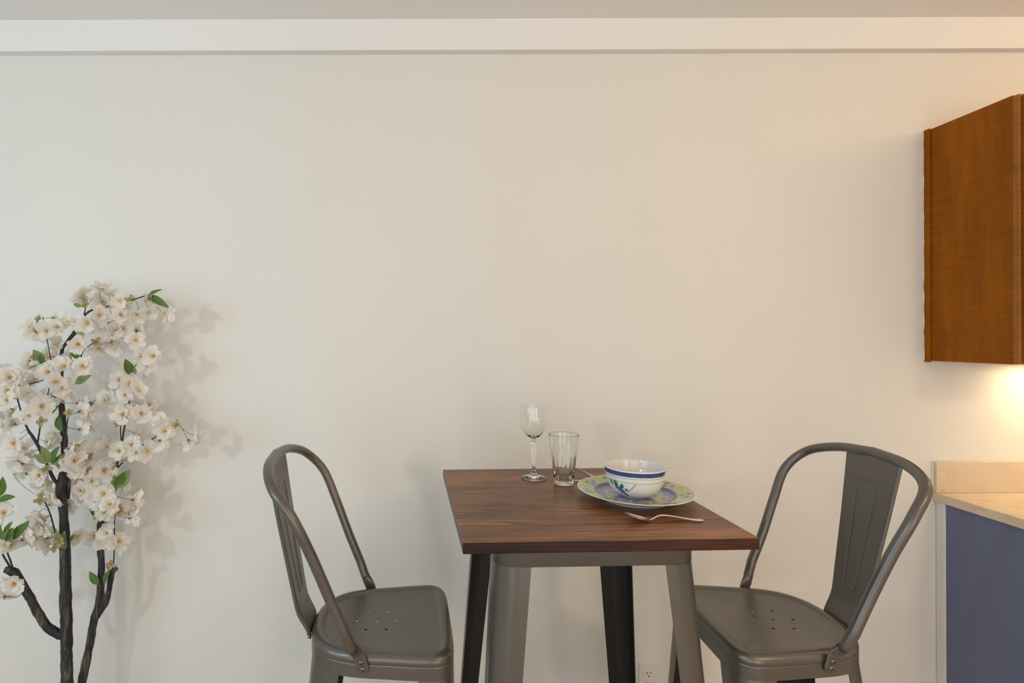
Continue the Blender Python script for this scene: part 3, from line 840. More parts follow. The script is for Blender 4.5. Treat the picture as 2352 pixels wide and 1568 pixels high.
# dinner plate
PX, PY = 0.5350, 1.389
KP = 0.948
pl_top = [(r*KP, z) for r, z in [(0.1478, 0.0262), (0.1440, 0.0255), (0.1300, 0.0224), (0.1150, 0.0196), (0.1045, 0.0182), (0.1015, 0.0168), (0.0960, 0.0128), (0.0880, 0.0106), (0.0750, 0.0098), (0.0400, 0.0095), (0.0, 0.0095)]]
pl_bot = [(0.0, 0.0045), (0.0735, 0.0045), (0.0760, 0.0020), (0.0770, 0.0), (0.0805, 0.0), (0.0820, 0.0030), (0.0930, 0.0080), (0.1060, 0.0140), (0.1230, 0.0190), (0.1375, 0.0226), (0.1403, 0.0238)]
bm = bmesh.new()
prof = [(r, z, 0) for r, z in pl_bot]+[(r*KP, z, m) for r, z, m in [(0.1488, 0.0252, 0), (0.1478, 0.0262, 0), (0.1455, 0.0258, 0), (0.1440, 0.0255, 1), (0.1300, 0.0224, 1), (0.1150, 0.0196, 1), (0.1045, 0.0182, 1), (0.1015, 0.0168, 3), (0.0960, 0.0128, 3), (0.0880, 0.0106, 2), (0.0750, 0.0098, 2), (0.0400, 0.0095, 2), (0.0, 0.0095, 2)]]
lathe(bm, prof, 128)
D = Decal(bm, pl_top)
rnd = random.Random(5)
for deg in (132, 175, 217, 252, 283, 331, 18, 60, 97):
    a = math.radians(deg); cx, cy = 0.1190*math.cos(a), 0.1190*math.sin(a)
    tv = Vector((-math.sin(a), math.cos(a)))
    def at(u, v): return (cx+tv.x*u+math.cos(a)*v, cy+tv.y*u+math.sin(a)*v)
    fx, fy = at(0, -0.001)
    D.blob(D.flat, flower_outline(fx, fy, 0.0168, a, 5), 5, 0)
    for u, v, an in ((0.023, 0.004, 0.5), (0.017, -0.011, -0.9)):
        lx, ly = at(u, v)
        D.blob(D.flat, leaf_outline(lx, ly, a+PI/2+an, 0.0200, 0.0070), 5, 0)
        D.blob(D.flat, leaf_outline(lx, ly, a+PI/2+an, 0.0172, 0.0056), 7, 1)
    D.blob(D.flat, flower_outline(fx, fy, 0.0134, a, 5), 4, 1)
    D.blob(D.flat, flower_outline(fx, fy, 0.0045, a, 4), 6, 2)
for (r, deg, l, wd, an) in ((0.066, 150, 0.040, 0.012, 0.5), (0.070, 196, 0.036, 0.012, -0.4), (0.068, 335, 0.046, 0.013, 0.7), (0.070, 20, 0.04, 0.012, 2.2), (0.072, 290, 0.042, 0.012, 0.1), (0.066, 85, 0.04, 0.012, 1.0), (0.068, 245, 0.036, 0.011, 1.2)):
    a = math.radians(deg); r *= KP; x, y = r*math.cos(a), r*math.sin(a)
    D.blob(D.flat, leaf_outline(x, y, an, l, wd), 8, 0, 5)
    D.blob(D.flat, leaf_outline(x+0.003, y-0.002, an+0.2, l*0.55, wd*0.5), 7, 1)
    D.blob(D.flat, flower_outline(0.062*math.cos(a+0.42), 0.062*math.sin(a+0.42), 0.014, a, 5), 9, 0)
plate = mesh_obj('dinner_plate', bm, [M['cglaze'], M['p_lime'], M['p_blue'], M['p_ring'], M['p_pale'], M['p_white'], M['p_ring'], M['p_olive'], M['p_yellow'], M['p_pale']], angle=50)
plate.location = (PX, PY, TZ+0.0002)
tag(plate, 'round plate with lime green rim and blue flowers under the bowl', 'plate')

# bowl
BX, BY = 0.5313, 1.380
KR, KZ = 0.9326, 0.948
bz = TZ+0.0002+0.0100
bo = [(0.0315, 0.0, 0), (0.0330, 0.0, 0), (0.0345, 0.0024, 0), (0.0430, 0.0052, 0), (0.0535, 0.0112, 0), (0.0612, 0.0190, 0), (0.0664, 0.0278, 0), (0.0700, 0.0372, 0), (0.0722, 0.0455, 0), (0.0730, 0.0496, 0), (0.0750, 0.0512, 0), (0.0758, 0.0530, 0), (0.0758, 0.0550, 0), (0.0762, 0.0606, 0), (0.0764, 0.0616, 2), (0.0769, 0.0655, 0), (0.0782, 0.0768, 1), (0.0786, 0.0792, 0)]
bmt = [m for r, z, m in bo]; bo = [(r*KR, z*KZ) for r, z, m in bo]
bin_ = [(0.0778, 0.0802), (0.0766, 0.0798), (0.0752, 0.0740), (0.0732, 0.0600), (0.0697, 0.0450), (0.0640, 0.0315), (0.0530, 0.0170), (0.0380, 0.0080), (0.0180, 0.0055), (0.0, 0.0050)]
bin_ = [(r*KR, z*KZ) for r, z in bin_]
bm = bmesh.new()
fine = []
for i in range(len(bo)): fine.append((*bo[i], bmt[i]))
lathe(bm, [(0, 0.002, 0), (0.031, 0.002, 0)]+fine+[(r, z, 0) for r, z in bin_], 96)
D = Decal(bm, bo)
vdir = math.degrees(math.atan2(-BY, -BX))
def S(u, z, lay): return D.side(vdir+u, z*KZ, lay)
def L_(u, z, an, l, wd, mat, lay=0): D.blob(S, leaf_outline(u, z, an, l, wd, 8, 1/0.0012), mat, lay, 4)
# image-right is +u; stem curve, leaves, flower spray
st = catmull([(3, 0.0480, 0), (-1, 0.0430, 0), (-5, 0.0360, 0), (-10, 0.0300, 0), (-16, 0.0270, 0), (-22, 0.0280, 0), (-27, 0.031, 0)], 5)
for a, b in zip(st, st[1:]):
    q = 0.00065; d = Vector((b.y-a.y, -(b.x-a.x)*0.00115)).normalized()*q
    pts = [(a.x+d.x/0.00115, a.y+d.y, 0), (b.x+d.x/0.00115, b.y+d.y, 0), (b.x-d.x/0.00115, b.y-d.y, 0), (a.x-d.x/0.00115, a.y-d.y, 0)]
    vs = [bm.verts.new(S(p[0], p[1], 1)) for p in pts]
    bm.faces.new(vs).material_index = 5
L_(-54, 0.0440, 2.05, 0.019, 0.0040, 3); L_(-41, 0.0425, 2.0, 0.021, 0.0062, 3); L_(-27, 0.0375, 1.2, 0.016, 0.0052, 3)
L_(-17, 0.0305, -0.6, 0.012, 0.002, 3)
for (u, z, r, mt) in ((-39, 0.0330, 0.0078, 4), (-33, 0.0285, 0.0088, 4), (-28, 0.0235, 0.0074, 4), (-23, 0.0180, 0.0056, 4), (-18, 0.0140, 0.0042, 4)):
    D.blob(S, flower_outline(u, z, r, u, 5, 24, 1/0.00115), mt, 1, 3)
bowl = mesh_obj('bowl', bm, [M['cglaze'], M['g_blue'], M['g_line'], M['g_green'], M['g_flower'], M['g_stem']], angle=50)
bowl.location = (BX, BY, bz)
tag(bowl, 'white bowl with blue band and flower spray standing on the plate', 'bowl')

# cutlery
def cutlery(name, label, cat, stations, loc, rz, fork=False):
    """stations: (s, half width, z centre, dish depth, thickness)"""
    P = catmull([(a, b, c) for a, b, c, d, e in stations], 5)
    Q = catmull([(d, e, 0) for a, b, c, d, e in stations], 5)
    bm = bmesh.new(); rings = []; n = 12
    for p, q in zip(P, Q):
        top, bot = [], []
        for i in range(n+1):
            t = -1+2*i/n; y = max(0.0004, p.y)*t
            dz = -q.x*(1-t*t); edge = math.sqrt(max(0, 1-t*t))
            top.append(Vector((p.x, y, p.z+dz+q.y*0.5*edge))); bot.append(Vector((p.x, y, p.z+dz-q.y*0.5*edge-0.0001)))
        rings.append(top+bot[::-1][1:-1])
    loft(bm, rings, True, True, True)
    o = mesh_obj(name, bm, M['steel']); o.location = loc; o.rotation_euler = (0, 0, rz)
    return tag(o, label, cat)
a0 = px(1435, 1178, 1.2185); a1 = px(1616, 1196, 1.2150)
ln = math.hypot(a1.x-a0.x, a1.y-a0.y)
sp = cutlery('spoon', 'steel spoon lying on the tabletop in front of the plate', 'spoon',
    [(0.0, 0.0010, 0.0190, 0.0, 0.0012), (0.004, 0.0085, 0.0178, 0.0010, 0.0012), (0.014, 0.0158, 0.0146, 0.0040, 0.0013), (0.028, 0.0185, 0.0106, 0.0056, 0.0013), (0.040, 0.0160, 0.0076, 0.0046, 0.0014), (0.050, 0.0090, 0.0050, 0.0018, 0.0018), (0.057, 0.0045, 0.0044, 0.0003, 0.0026), (0.064, 0.0031, 0.0070, 0, 0.0028), (0.072, 0.0029, 0.0112, 0, 0.0028), (0.084, 0.0030, 0.0136, 0, 0.0028), (0.108, 0.0037, 0.0112, 0, 0.0024), (0.135, 0.0052, 0.0066, 0, 0.0021), (0.158, 0.0068, 0.0034, 0, 0.0020), (0.170, 0.0064, 0.0030, 0, 0.0019), (ln, 0.0012, 0.0030, 0, 0.0014)],
    (a0.x, a0.y, TZ+0.0003), math.atan2(a1.y-a0.y, a1.x-a0.x))
# two pieces whose ends show behind the plate
f0 = px(1325, 1073.5, 1.715)
cutlery('table_knife', 'steel knife with its thin end poking out behind the plate', 'knife',
    [(0.0, 0.0006, 0.0026, 0, 0.0010), (0.006, 0.0011, 0.0026, 0, 0.0014), (0.05, 0.0014, 0.0026, 0, 0.0016), (0.10, 0.0036, 0.0026, 0, 0.0022), (0.155, 0.0040, 0.0024, 0, 0.0026), (0.165, 0.0010, 0.0024, 0, 0.0016)],
    (f0.x, f0.y, TZ+0.0003), math.radians(-82.5))
k0 = px(1316, 1104.5, 1.556)
cutlery('fork', 'steel utensil end visible between the tumbler and the plate', 'fork',
    [(0.0, 0.0008, 0.0022, 0, 0.0012), (0.006, 0.0040, 0.0022, 0, 0.0018), (0.03, 0.0046, 0.0022, 0, 0.0020), (0.08, 0.0030, 0.0022, 0, 0.0022), (0.098, 0.0026, 0.0022, 0, 0.0020), (0.100, 0.0008, 0.0022, 0, 0.0014)],
    (k0.x, k0.y, TZ+0.0003), math.radians(2))

# ------------------------------------------------------------------ blossom tree
tree = thing('blossom_tree', 'artificial cherry blossom tree with white flowers and black bark branches', 'tree', (0, 0, 0))
T0 = px(154, 1568, 1.785)
tree.location = (T0.x, 1.785, 0)
ORG = Vector(tree.location)
DT = 0.085
def tp(x, y, Y): return px(x, y, Y+DT)-ORG
def branch(pts, seed, name='branch', mat='bark', jit=0.17, seg=14, n=6):
    """pts: (px, py, Y, radius in photo px)"""
    C = catmull([tp(x, y, Y) for x, y, Y, r in pts], n)
    Rr = catmull([(r*(Y+DT)/FPX, 0, 0) for x, y, Y, r in pts], n)
    bm = bmesh.new(); tube(bm, C, [max(0.0007, q.x) for q in Rr], seg, True, 0, jit, seed)
    o = mesh_obj(name, bm, M[mat], tree, angle=60)
    TW_PTS.extend(C)
    return o
TW_PTS = []
# trunk continues out of the frame into a pot on the floor
PZ = T0.z
def below(dx, z, Y): return (154+dx, CY+(HC-z)*FPX/1.785, Y)
branch([(*below(10, 0.155, 1.70), 15), (*below(5, 0.26, 1.70), 14), (154, 1568, 1.70, 12.5), (153, 1520, 1.70, 12.0), (152.5, 1469, 1.70, 12.3), (152, 1420, 1.70, 12.2), (151, 1375, 1.70, 12.4), (150.5, 1320, 1.70, 11.5), (149.5, 1273, 1.70, 11.2), (147.5, 1215, 1.70, 10.0), (144, 1158, 1.70, 9.3), (139, 1125, 1.70, 9.8), (143, 1100, 1.70, 9.5), (147, 1086, 1.70, 8.8)], 1.0, 'trunk', 'bark', 0.17, 24)
branch([(152, 1165, 1.725, 4), (155, 1135, 1.722, 5.5), (156, 1100, 1.72, 6.2), (157, 1084, 1.72, 6)], 2.0)
branch([(150, 1090, 1.735, 5), (148, 1040, 1.735, 6.5), (146, 985, 1.735, 6.8), (141, 926, 1.735, 6.2), (139, 900, 1.735, 5), (141, 850, 1.735, 4.5), (142, 807, 1.73, 3.8), (154, 785, 1.73, 3.4), (175, 755, 1.72, 2.9), (192, 726, 1.72, 2.6), (213, 711, 1.72, 2.3), (237, 706, 1.72, 1.8)], 3.0)
branch([(150, 1462, 1.70, 7), (137, 1457, 1.695, 10), (109, 1438, 1.68, 9.5), (87, 1407, 1.665, 9.3), (71.6, 1375.7, 1.655, 9.2), (53, 1344.5, 1.65, 9.3), (36, 1318, 1.645, 9.6), (22, 1310, 1.64, 9.2), (12, 1308, 1.638, 7.5)], 4.0)
branch([(*below(16, 0.156, 1.745), 11), (*below(26, 0.27, 1.745), 10), (188, 1568, 1.745, 9.2), (197, 1525, 1.75, 9.0), (205.5, 1484.6, 1.752, 8.4), (214.5, 1431.7, 1.755, 8.8), (227, 1385, 1.757, 8.2), (231.5, 1340, 1.757, 7.6), (233, 1298, 1.757, 7.2), (231, 1267, 1.757, 6.8), (229, 1225, 1.757, 5.5), (228, 1200, 1.757, 4.6)], 5.0, 'branch', 'bark', 0.17, 20)
branch([(223, 1416, 1.755, 6), (232, 1400, 1.75, 6.8), (245, 1379, 1.745, 6.6), (252, 1344.5, 1.74, 6.0), (256.5, 1318, 1.738, 6.2), (258, 1306, 1.737, 6.0)], 6.0)
branch([(256, 1318, 1.737, 4.5), (263, 1308, 1.737, 5), (268, 1305, 1.737, 4.5)], 6.5)
branch([(254, 1312, 1.737, 4), (250, 1300, 1.736, 4.2), (248, 1293, 1.735, 3.6)], 6.7)
TWIGS = [
 [(135, 1118, 1.69, 3.2), (124, 1099, 1.685, 3.3), (111, 1072, 1.68, 3.0), (98, 1045, 1.675, 3.4), (83, 1015, 1.67, 3.4), (72, 998, 1.665, 3.0), (63, 984, 1.66, 2.6), (50, 950, 1.66, 1.8), (40, 915, 1.66, 1.4)],
 [(132, 1116, 1.69, 1.6), (118, 1095, 1.685, 1.7), (112, 1080, 1.685, 1.6), (104, 1058, 1.68, 1.6)],
 [(86, 1020, 1.67, 1.9), (89, 1000, 1.67, 1.8), (93, 975, 1.67, 1.4), (96, 955, 1.67, 1.1)],
 [(143, 1092, 1.685, 1.6), (149, 1060, 1.68, 1.7), (151, 1020, 1.68, 1.7), (153, 985, 1.68, 1.5), (156, 960, 1.68, 1.2)],
 [(138.5, 1264, 1.68, 1.6), (131, 1238, 1.675, 1.7), (124.5, 1214, 1.67, 1.7), (117, 1185, 1.67, 1.6), (108, 1162, 1.67, 1.5), (98, 1146, 1.67, 1.3), (88, 1140, 1.67, 1.0)],
 [(24, 1303, 1.64, 2.3), (16, 1290, 1.64, 2.2), (7, 1274, 1.64, 2.0), (2, 1260, 1.64, 1.6), (-6, 1230, 1.64, 1.4)],
 [(30, 1305, 1.645, 1.9), (23, 1285, 1.645, 2.0), (16, 1266, 1.645, 1.8), (12, 1245, 1.645, 1.4)],
 [(106, 925, 1.68, 1.2), (111, 900, 1.68, 1.3), (116, 878, 1.68, 1.2), (120, 850, 1.69, 1.1), (112, 800, 1.69, 1.0), (105, 765, 1.69, 1.0), (98, 727, 1.69, 0.8)],
 [(102, 955, 1.68, 1.2), (106, 925, 1.68, 1.2)],
 [(155, 786, 1.725, 2.0), (170, 770, 1.72, 1.9), (182, 760, 1.715, 1.4)],
 [(150, 848, 1.72, 1.3), (175, 833, 1.715, 1.4), (184, 822, 1.71, 1.5), (192, 805, 1.71, 1.5), (205, 793, 1.705, 1.3), (221, 785, 1.70, 1.2)],
 [(237, 706, 1.72, 1.6), (262, 700, 1.72, 1.3), (296, 692, 1.72, 1.3), (315, 685, 1.72, 1.3), (333, 679, 1.72, 1.2)],
 [(192, 726, 1.72, 1.3), (196, 710, 1.715, 1.2), (199, 700, 1.71, 1.0)],
 [(228, 1200, 1.757, 4.2), (240, 1198, 1.75, 3.0), (249, 1190, 1.75, 2.6), (251, 1170, 1.75, 2.5), (255, 1148, 1.75, 2.3), (259, 1130, 1.75, 2.6), (265, 1100, 1.75, 2.3), (268, 1079, 1.75, 2.8), (270, 1060, 1.75, 2.3), (279, 1022, 1.75, 2.1), (284.5, 988, 1.75, 2.0), (289, 966, 1.75, 1.8), (296, 930, 1.75, 1.4), (302, 890, 1.75, 1.2), (308, 864, 1.75, 1.2), (317, 846, 1.75, 1.0)],
 [(269, 1076, 1.75, 1.6), (279, 1064, 1.75, 1.5), (290, 1052, 1.75, 1.3), (305, 1035, 1.75, 1.2), (332, 1019, 1.75, 1.3), (350, 1008, 1.75, 1.4), (368, 996, 1.75, 1.3), (390, 985, 1.75, 1.0), (403, 979, 1.75, 1.0), (411, 975, 1.75, 0.9)],
 [(277.5, 1010, 1.745, 1.2), (277, 985, 1.745, 1.3), (276, 960, 1.745, 1.0)],
 [(260, 1304, 1.737, 1.4), (262, 1270, 1.735, 1.4), (262.5, 1230, 1.735, 1.3), (263, 1200, 1.735, 1.2), (265, 1180, 1.735, 1.0)],
 [(228, 1205, 1.757, 1.5), (226, 1185, 1.755, 1.4), (222, 1160, 1.755, 1.2), (214, 1140, 1.755, 1.1), (200, 1115, 1.75, 1.0), (185, 1100, 1.75, 1.0)],
 [(240, 1384, 1.748, 1.2), (239, 1360, 1.75, 1.2), (237, 1340, 1.75, 1.0)],
 [(48, 1365, 1.64, 0.9), (35, 1372, 1.64, 0.9), (20, 1369, 1.64, 0.7)],
 [(141, 850, 1.735, 1.6), (110, 868, 1.715, 1.4), (75, 880, 1.70, 1.3), (40, 885, 1.69, 1.2), (10, 880, 1.69, 1.0)],
 [(262, 1090, 1.745, 1.2), (240, 1085, 1.735, 1.2), (215, 1078, 1.73, 1.1), (195, 1072, 1.725, 1.0)],
 [(290, 960, 1.75, 1.2), (268, 940, 1.77, 1.1), (248, 922, 1.78, 1.0)],
 [(213, 711, 1.72, 1.3), (240, 735, 1.73, 1.2), (270, 755, 1.74, 1.1), (308, 772, 1.75, 0.9)],
]
for i, t in enumerate(TWIGS): branch(t, 20+i, 'twig', 'twig', 0.12, 8, 5)

# flower meshes ------------------------------------------------------
def petal(bm, lay, ln, wd, az, el, curl, notch, rnd, z0=0.0):
    nu, nv = 8, 7
    ca, sa = math.cos(az), math.sin(az); V = []
    wv = rnd.uniform(-1, 1); ph = rnd.uniform(0, 6)
    for i in range(nu+1):
        t = i/nu; row = []
        hwid_ = wd*(math.sin(PI*min(1, t*0.92+0.05))**0.62)*(0.30+0.70*min(1, t*1.5))
        if i == nu: hwid_ = wd*0.66
        for j in range(nv):
            s = -1+2*j/(nv-1)
            r = ln*t
            if i >= nu-2:
                q = (i-(nu-3))/3.0
                r -= q*ln*(0.16*abs(s)**2.2+notch*math.exp(-(s*2.6)**2)+0.05*rnd.random())
            e = el+curl*t
            z = z0+r*math.sin(e)+0.10*ln*s*s*(1-0.3*t)+0.035*ln*math.sin(5*t+3*s*wv+ph)
            rr = 0.0015+r*math.cos(e); y = hwid_*s
            v = bm.verts.new((rr*ca-y*sa, rr*sa+y*ca, z)); v[lay] = t
            row.append(v)
        V.append(row)
    for i in range(nu):
        for j in range(nv-1):
            bm.faces.new((V[i][j], V[i+1][j], V[i+1][j+1], V[i][j+1]))
def make_flower_bm(kind, rnd, bm=None):
    bm = bm or bmesh.new()
    lay = bm.verts.layers.float.get('rad') or bm.verts.layers.float.new('rad')
    R0 = 0.036
    if kind == 0:   # open five petal
        L = [(5, R0, 0.0165, 0.18, 0.15), (5, R0*0.72, 0.012, 0.62, -0.1)]
    elif kind == 1:  # double, full
        L = [(6, R0, 0.0165, 0.05, 0.1), (6, R0*0.86, 0.0150, 0.42, 0.0), (5, R0*0.62, 0.0115, 0.85, -0.15)]
    else:            # cupped side flower
        L = [(5, R0*0.98, 0.0165, 0.55, -0.25), (5, R0*0.80, 0.0140, 0.85, -0.2)]
    a0 = rnd.uniform(0, 6)
    for k, (n, l, wd, el, cu) in enumerate(L):
        for i in range(n):
            petal(bm, lay, l*rnd.uniform(0.88, 1.08), wd*rnd.uniform(0.72, 1.08), a0+2*PI*(i+0.5*k)/n+rnd.uniform(-0.28, 0.28), el+rnd.uniform(-0.28, 0.28), cu+rnd.uniform(-0.5, 0.5), 0.14*rnd.random()+0.04, rnd, 0.0006*k)
    return bm
def make_stamen_bm(rnd):
    bm = bmesh.new()
    for i in range(16):
        a = 2*PI*i/16+rnd.uniform(-0.2, 0.2); t = rnd.uniform(0.0, 0.0055); h = rnd.uniform(0.006, 0.011)
        p0 = Vector((0.0006*math.cos(a), 0.0006*math.sin(a), 0.001)); p1 = Vector((t*math.cos(a), t*math.sin(a), h))
        tube(bm, [p0, (p0+p1)/2+Vector((0, 0, 0.001)), p1], [0.00030, 0.00025, 0.00025], 4)
        bmesh.ops.create_icosphere(bm, subdivisions=1, radius=0.0009, matrix=Matrix.Translation(p1))
    return bm
rf_ = random.Random(3)
PET = []
for kind in (0, 0, 1, 1, 1, 2, 2, 0, 1):
    bm = make_flower_bm(kind, rf_)
    me = bpy.data.meshes.new('petals'); bm.to_mesh(me); bm.free()
    me.polygons.foreach_set('use_smooth', [True]*len(me.polygons))
    PET.append((kind, me))
STM = []
for k in range(2):
    bm = make_stamen_bm(rf_); me = bpy.data.meshes.new('stamens'); bm.to_mesh(me); bm.free(); me.materials.append(M['stamen']); STM.append(me)
PETM = {}
for i, (k, me) in enumerate(PET):
    for nm in ('petal', 'petal_peach'):
        c = me.copy(); c.materials.append(M[nm]); PETM[(i, nm)] = c
FL_F = [(72,749),(81,762),(109,761),(149,842),(191,841),(277,724),(312,780),(325,821),(353,817),(336,838),(22,867),(18,897),(18,919),(126,877),(95,933),(67,955),(33,1017),(276,874),(299,882),(288,907),(272,940),(283,952),(325,949),(304,1021),(312,1039),(274,1035),(378,989),(92,1092),(178,1078),(11,1252),(210,1104),(186,1126),(253,1158),(246,1224),(32,1341),(140,889)]
FL_B = [(124,729),(180,926),(184,944),(184,986),(160,1030),(434,1012),(118,1157),(92,1193),(54,1238),(306,1148),(268,1258),(300,1190),(247,668),(368,1012),(52,1062)]
FL_S = [(130,794),(119,818),(130,752),(112,853),(158,741),(203,741),(180,791),(210,668),(231,663),(189,684),(67,830),(227,801),(256,675),(235,693),(277,691),(263,714),(281,703),(316,721),(342,715),(380,721),(228,724),(208,748),(253,738),(246,763),(267,759),(281,755),(256,779),(267,794),(315,759),(333,850),(79,875),(42,868),(147,903),(70,903),(87,916),(203,926),(203,949),(21,941),(14,966),(31,973),(203,984),(53,1029),(14,1008),(123,1001),(112,1015),(137,1010),(175,1022),(59,1048),(42,1058),(189,1053),(171,1058),(319,896),(287,924),(243,920),(333,941),(337,931),(245,1025),(256,1039),(312,997),(373,972),(447,998),(338,1036),(61,1084),(38,1088),(95,1113),(113,1107),(191,1062),(165,1060),(122,1143),(159,1158),(86,1185),(81,1204),(86,1236),(107,1234),(110,1250),(176,1233),(61,1231),(26,1250),(3,1162),(9,1178),(99,1207),(197,1112),(238,1079),(230,1070),(247,1088),(226,1126),(212,1117),(239,1134),(293,1178),(235,1244),(255,1238),(272,1244),(217,1231),(282,1115),(183,1136),(220,1143),(22,1338),(7,1353),(12,1368),(5,850),(-12,890),(-8,1000),(-15,940),(130,905),(100,838),(160,820),(95,775),(178,1100),(240,1175)]
rng = random.Random(21)
specs = []
for kind, lst in (('f', FL_F), ('b', FL_B), ('s', FL_S)):
    for x, y in lst: specs.append((kind, x, y))
def place_matrix(kind, x, y):
    # nearest twig point in the picture plane gives the depth
    best = min(TW_PTS, key=lambda p: ((p+ORG-px(x, y, (p+ORG).y)).length))
    Yb = (best+ORG).y
    dY = {'f': -0.030, 'b': -0.012, 's': 0.0}[kind]+rng.uniform(-0.022, 0.022)+(rng.choice((-0.02, 0.02)) if kind == 's' else 0)
    pos = px(x, y, Yb+dY)-ORG
    outv = (pos-best); 
    if outv.length < 1e-4: outv = Vector((0, -1, 0.2))
    outv.normalize()
    tocam = Vector((0.55, -1, 0.25)).normalized()
    r = Vector((rng.uniform(-1, 1), rng.uniform(-1, 1), rng.uniform(-1, 1)))
    if kind == 'f': n = tocam*1.2+outv*0.6+r*0.65
    elif kind == 'b': n = -tocam*0.7+outv*1.0+r*0.2+Vector((0, 0.35, 0))
    else: n = tocam*0.45+outv*0.9+r*0.75
    n.normalize()
    q = n.to_track_quat('Z', 'Y')
    sc_ = rng.uniform(0.98, 1.27)*(0.94 if kind != 's' else 1.0)
    m = Matrix.Translation(pos) @ q.to_matrix().to_4x4() @ Matrix.Rotation(rng.uniform(0, 6.28), 4, 'Z') @ Matrix.Scale(sc_, 4)
    return m, best, n, pos
def stem_curve(best, pos, n):
    base = pos-n*0.004
    mid = (best+base)/2-n*0.012+Vector((0, 0, 0.003))
    return catmull([best, mid, base-n*0.006, base], 5)
rest_bm = bmesh.new(); lay_rest = rest_bm.verts.layers.float.new('rad')
order = [s for s in specs if s[0] != 's']
srest = [s for s in specs if s[0] == 's' and 0 <= s[1]]
rng.shuffle(srest)
ind = (order+srest)[:100]
others = [s for s in specs if s not in ind]
rest_stem = []
for kind, x, y in ind:
    m, best, n, pos = place_matrix(kind, x, y)
    i = rng.choice([0, 1, 2, 3, 7, 8]) if kind == 'f' else (rng.choice([5, 6, 1]) if kind == 'b' else rng.choice([0, 1, 2, 3, 4, 5, 6, 7, 8]))
    nm = 'petal_peach' if (kind == 'b' or rng.random() < 0.38) else 'petal'
    fl = bpy.data.objects.new('flower', PETM[(i, nm)]); COL.objects.link(fl); fl.parent = tree
    fl.matrix_local = m
    s = bpy.data.objects.new('stamens', rng.choice(STM)); COL.objects.link(s); s.parent = fl
    if (best-pos).length < 0.13:
        C = stem_curve(best, pos, n); inv = m.inverted()
        C = [inv @ p for p in C]
        bm = bmesh.new(); k = len(C)
        tube(bm, C, [0.0007 if j < k-6 else 0.0007+0.0028*((j-k+6)/5.0)**1.2 for j in range(k)], 7)
        # calyx points
        for a in range(5):
            an = 2*PI*a/5; d = Vector((math.cos(an), math.sin(an), 0))
            e = C[-1]
            p1 = e+d*0.0075+Vector((0, 0, 0.0022)); sd = Vector((-d.y, d.x, 0))*0.0016
            vs = [bm.verts.new(e+sd*1.1+d*0.002), bm.verts.new(p1), bm.verts.new(e-sd*1.1+d*0.002), bm.verts.new(e-Vector((0, 0, 0.002)))]
            bm.faces.new((vs[0], vs[1], vs[3])); bm.faces.new((vs[1], vs[2], vs[3]))
        mesh_obj('stem', bm, M['stem'], fl)
for kind, x, y in others:
    m, best, n, pos = place_matrix('s', x, y)
    src = rng.choice(PET[2:])[1]
    b2 = bmesh.new(); b2.from_mesh(src); b2.transform(m)
    tmp = bpy.data.meshes.new('tmp'); b2.to_mesh(tmp); b2.free()
    rest_bm.from_mesh(tmp); bpy.data.meshes.remove(tmp)
    if (best-pos).length < 0.13: rest_stem.append(stem_curve(best, pos, n))
for f in rest_bm.faces: f.material_index = 0; f.smooth = True
for C in rest_stem: tube(rest_bm, C, [0.0007]*(len(C)-3)+[0.0012, 0.002, 0.0028], 6, True, 1)
me = bpy.data.meshes.new('flower'); rest_bm.to_mesh(me); rest_bm.free()
me.materials.append(M['petal']); me.materials.append(M['stem'])
fo = bpy.data.objects.new('flower_mass', me); COL.objects.link(fo); fo.parent = tree; fo['kind'] = 'stuff'

# leaves -------------------------------------------------------------
def make_leaf_mesh(rnd, wide=0.34):
    bm = bmesh.new(); lay = bm.verts.layers.float.new('rad'); nu, nv = 14, 9; V = []
    for i in range(nu+1):
        t = i/nu; row = []
        hw_ = wide*0.5*(math.sin(PI*t**0.85)**0.85 if 0 < t < 1 else 0.0)
        hw_ *= 1+0.06*((i % 2)-0.5)
        for j in range(nv):
            s = -1+2*j/(nv-1)
            z = 0.10*s*s*hw_*4*0.5-0.16*t*t+0.012*math.sin(9*t+4*s)
            v = bm.verts.new((t, max(hw_, 0.006)*s, z)); v[lay] = abs(s); row.append(v)
        V.append(row)
    for i in range(nu):
        for j in range(nv-1): bm.faces.new((V[i][j], V[i+1][j], V[i+1][j+1], V[i][j+1]))
    tube(bm, [Vector((-0.18, 0, 0.01)), Vector((-0.05, 0, 0.0)), Vector((0.05, 0, -0.001))], [0.014, 0.014, 0.010], 6)
    me = bpy.data.meshes.new('leaf'); bm.to_mesh(me); bm.free()
    me.polygons.foreach_set('use_smooth', [True]*len(me.polygons)); return me
LM = [make_leaf_mesh(rf_, w_) for w_ in (0.46, 0.54, 0.40)]
LEAF = {}
for i, me in enumerate(LM):
    for nm in ('leaf', 'leaf_pale'):
        c = me.copy(); c.materials.append(M[nm]); LEAF[(i, nm)] = c
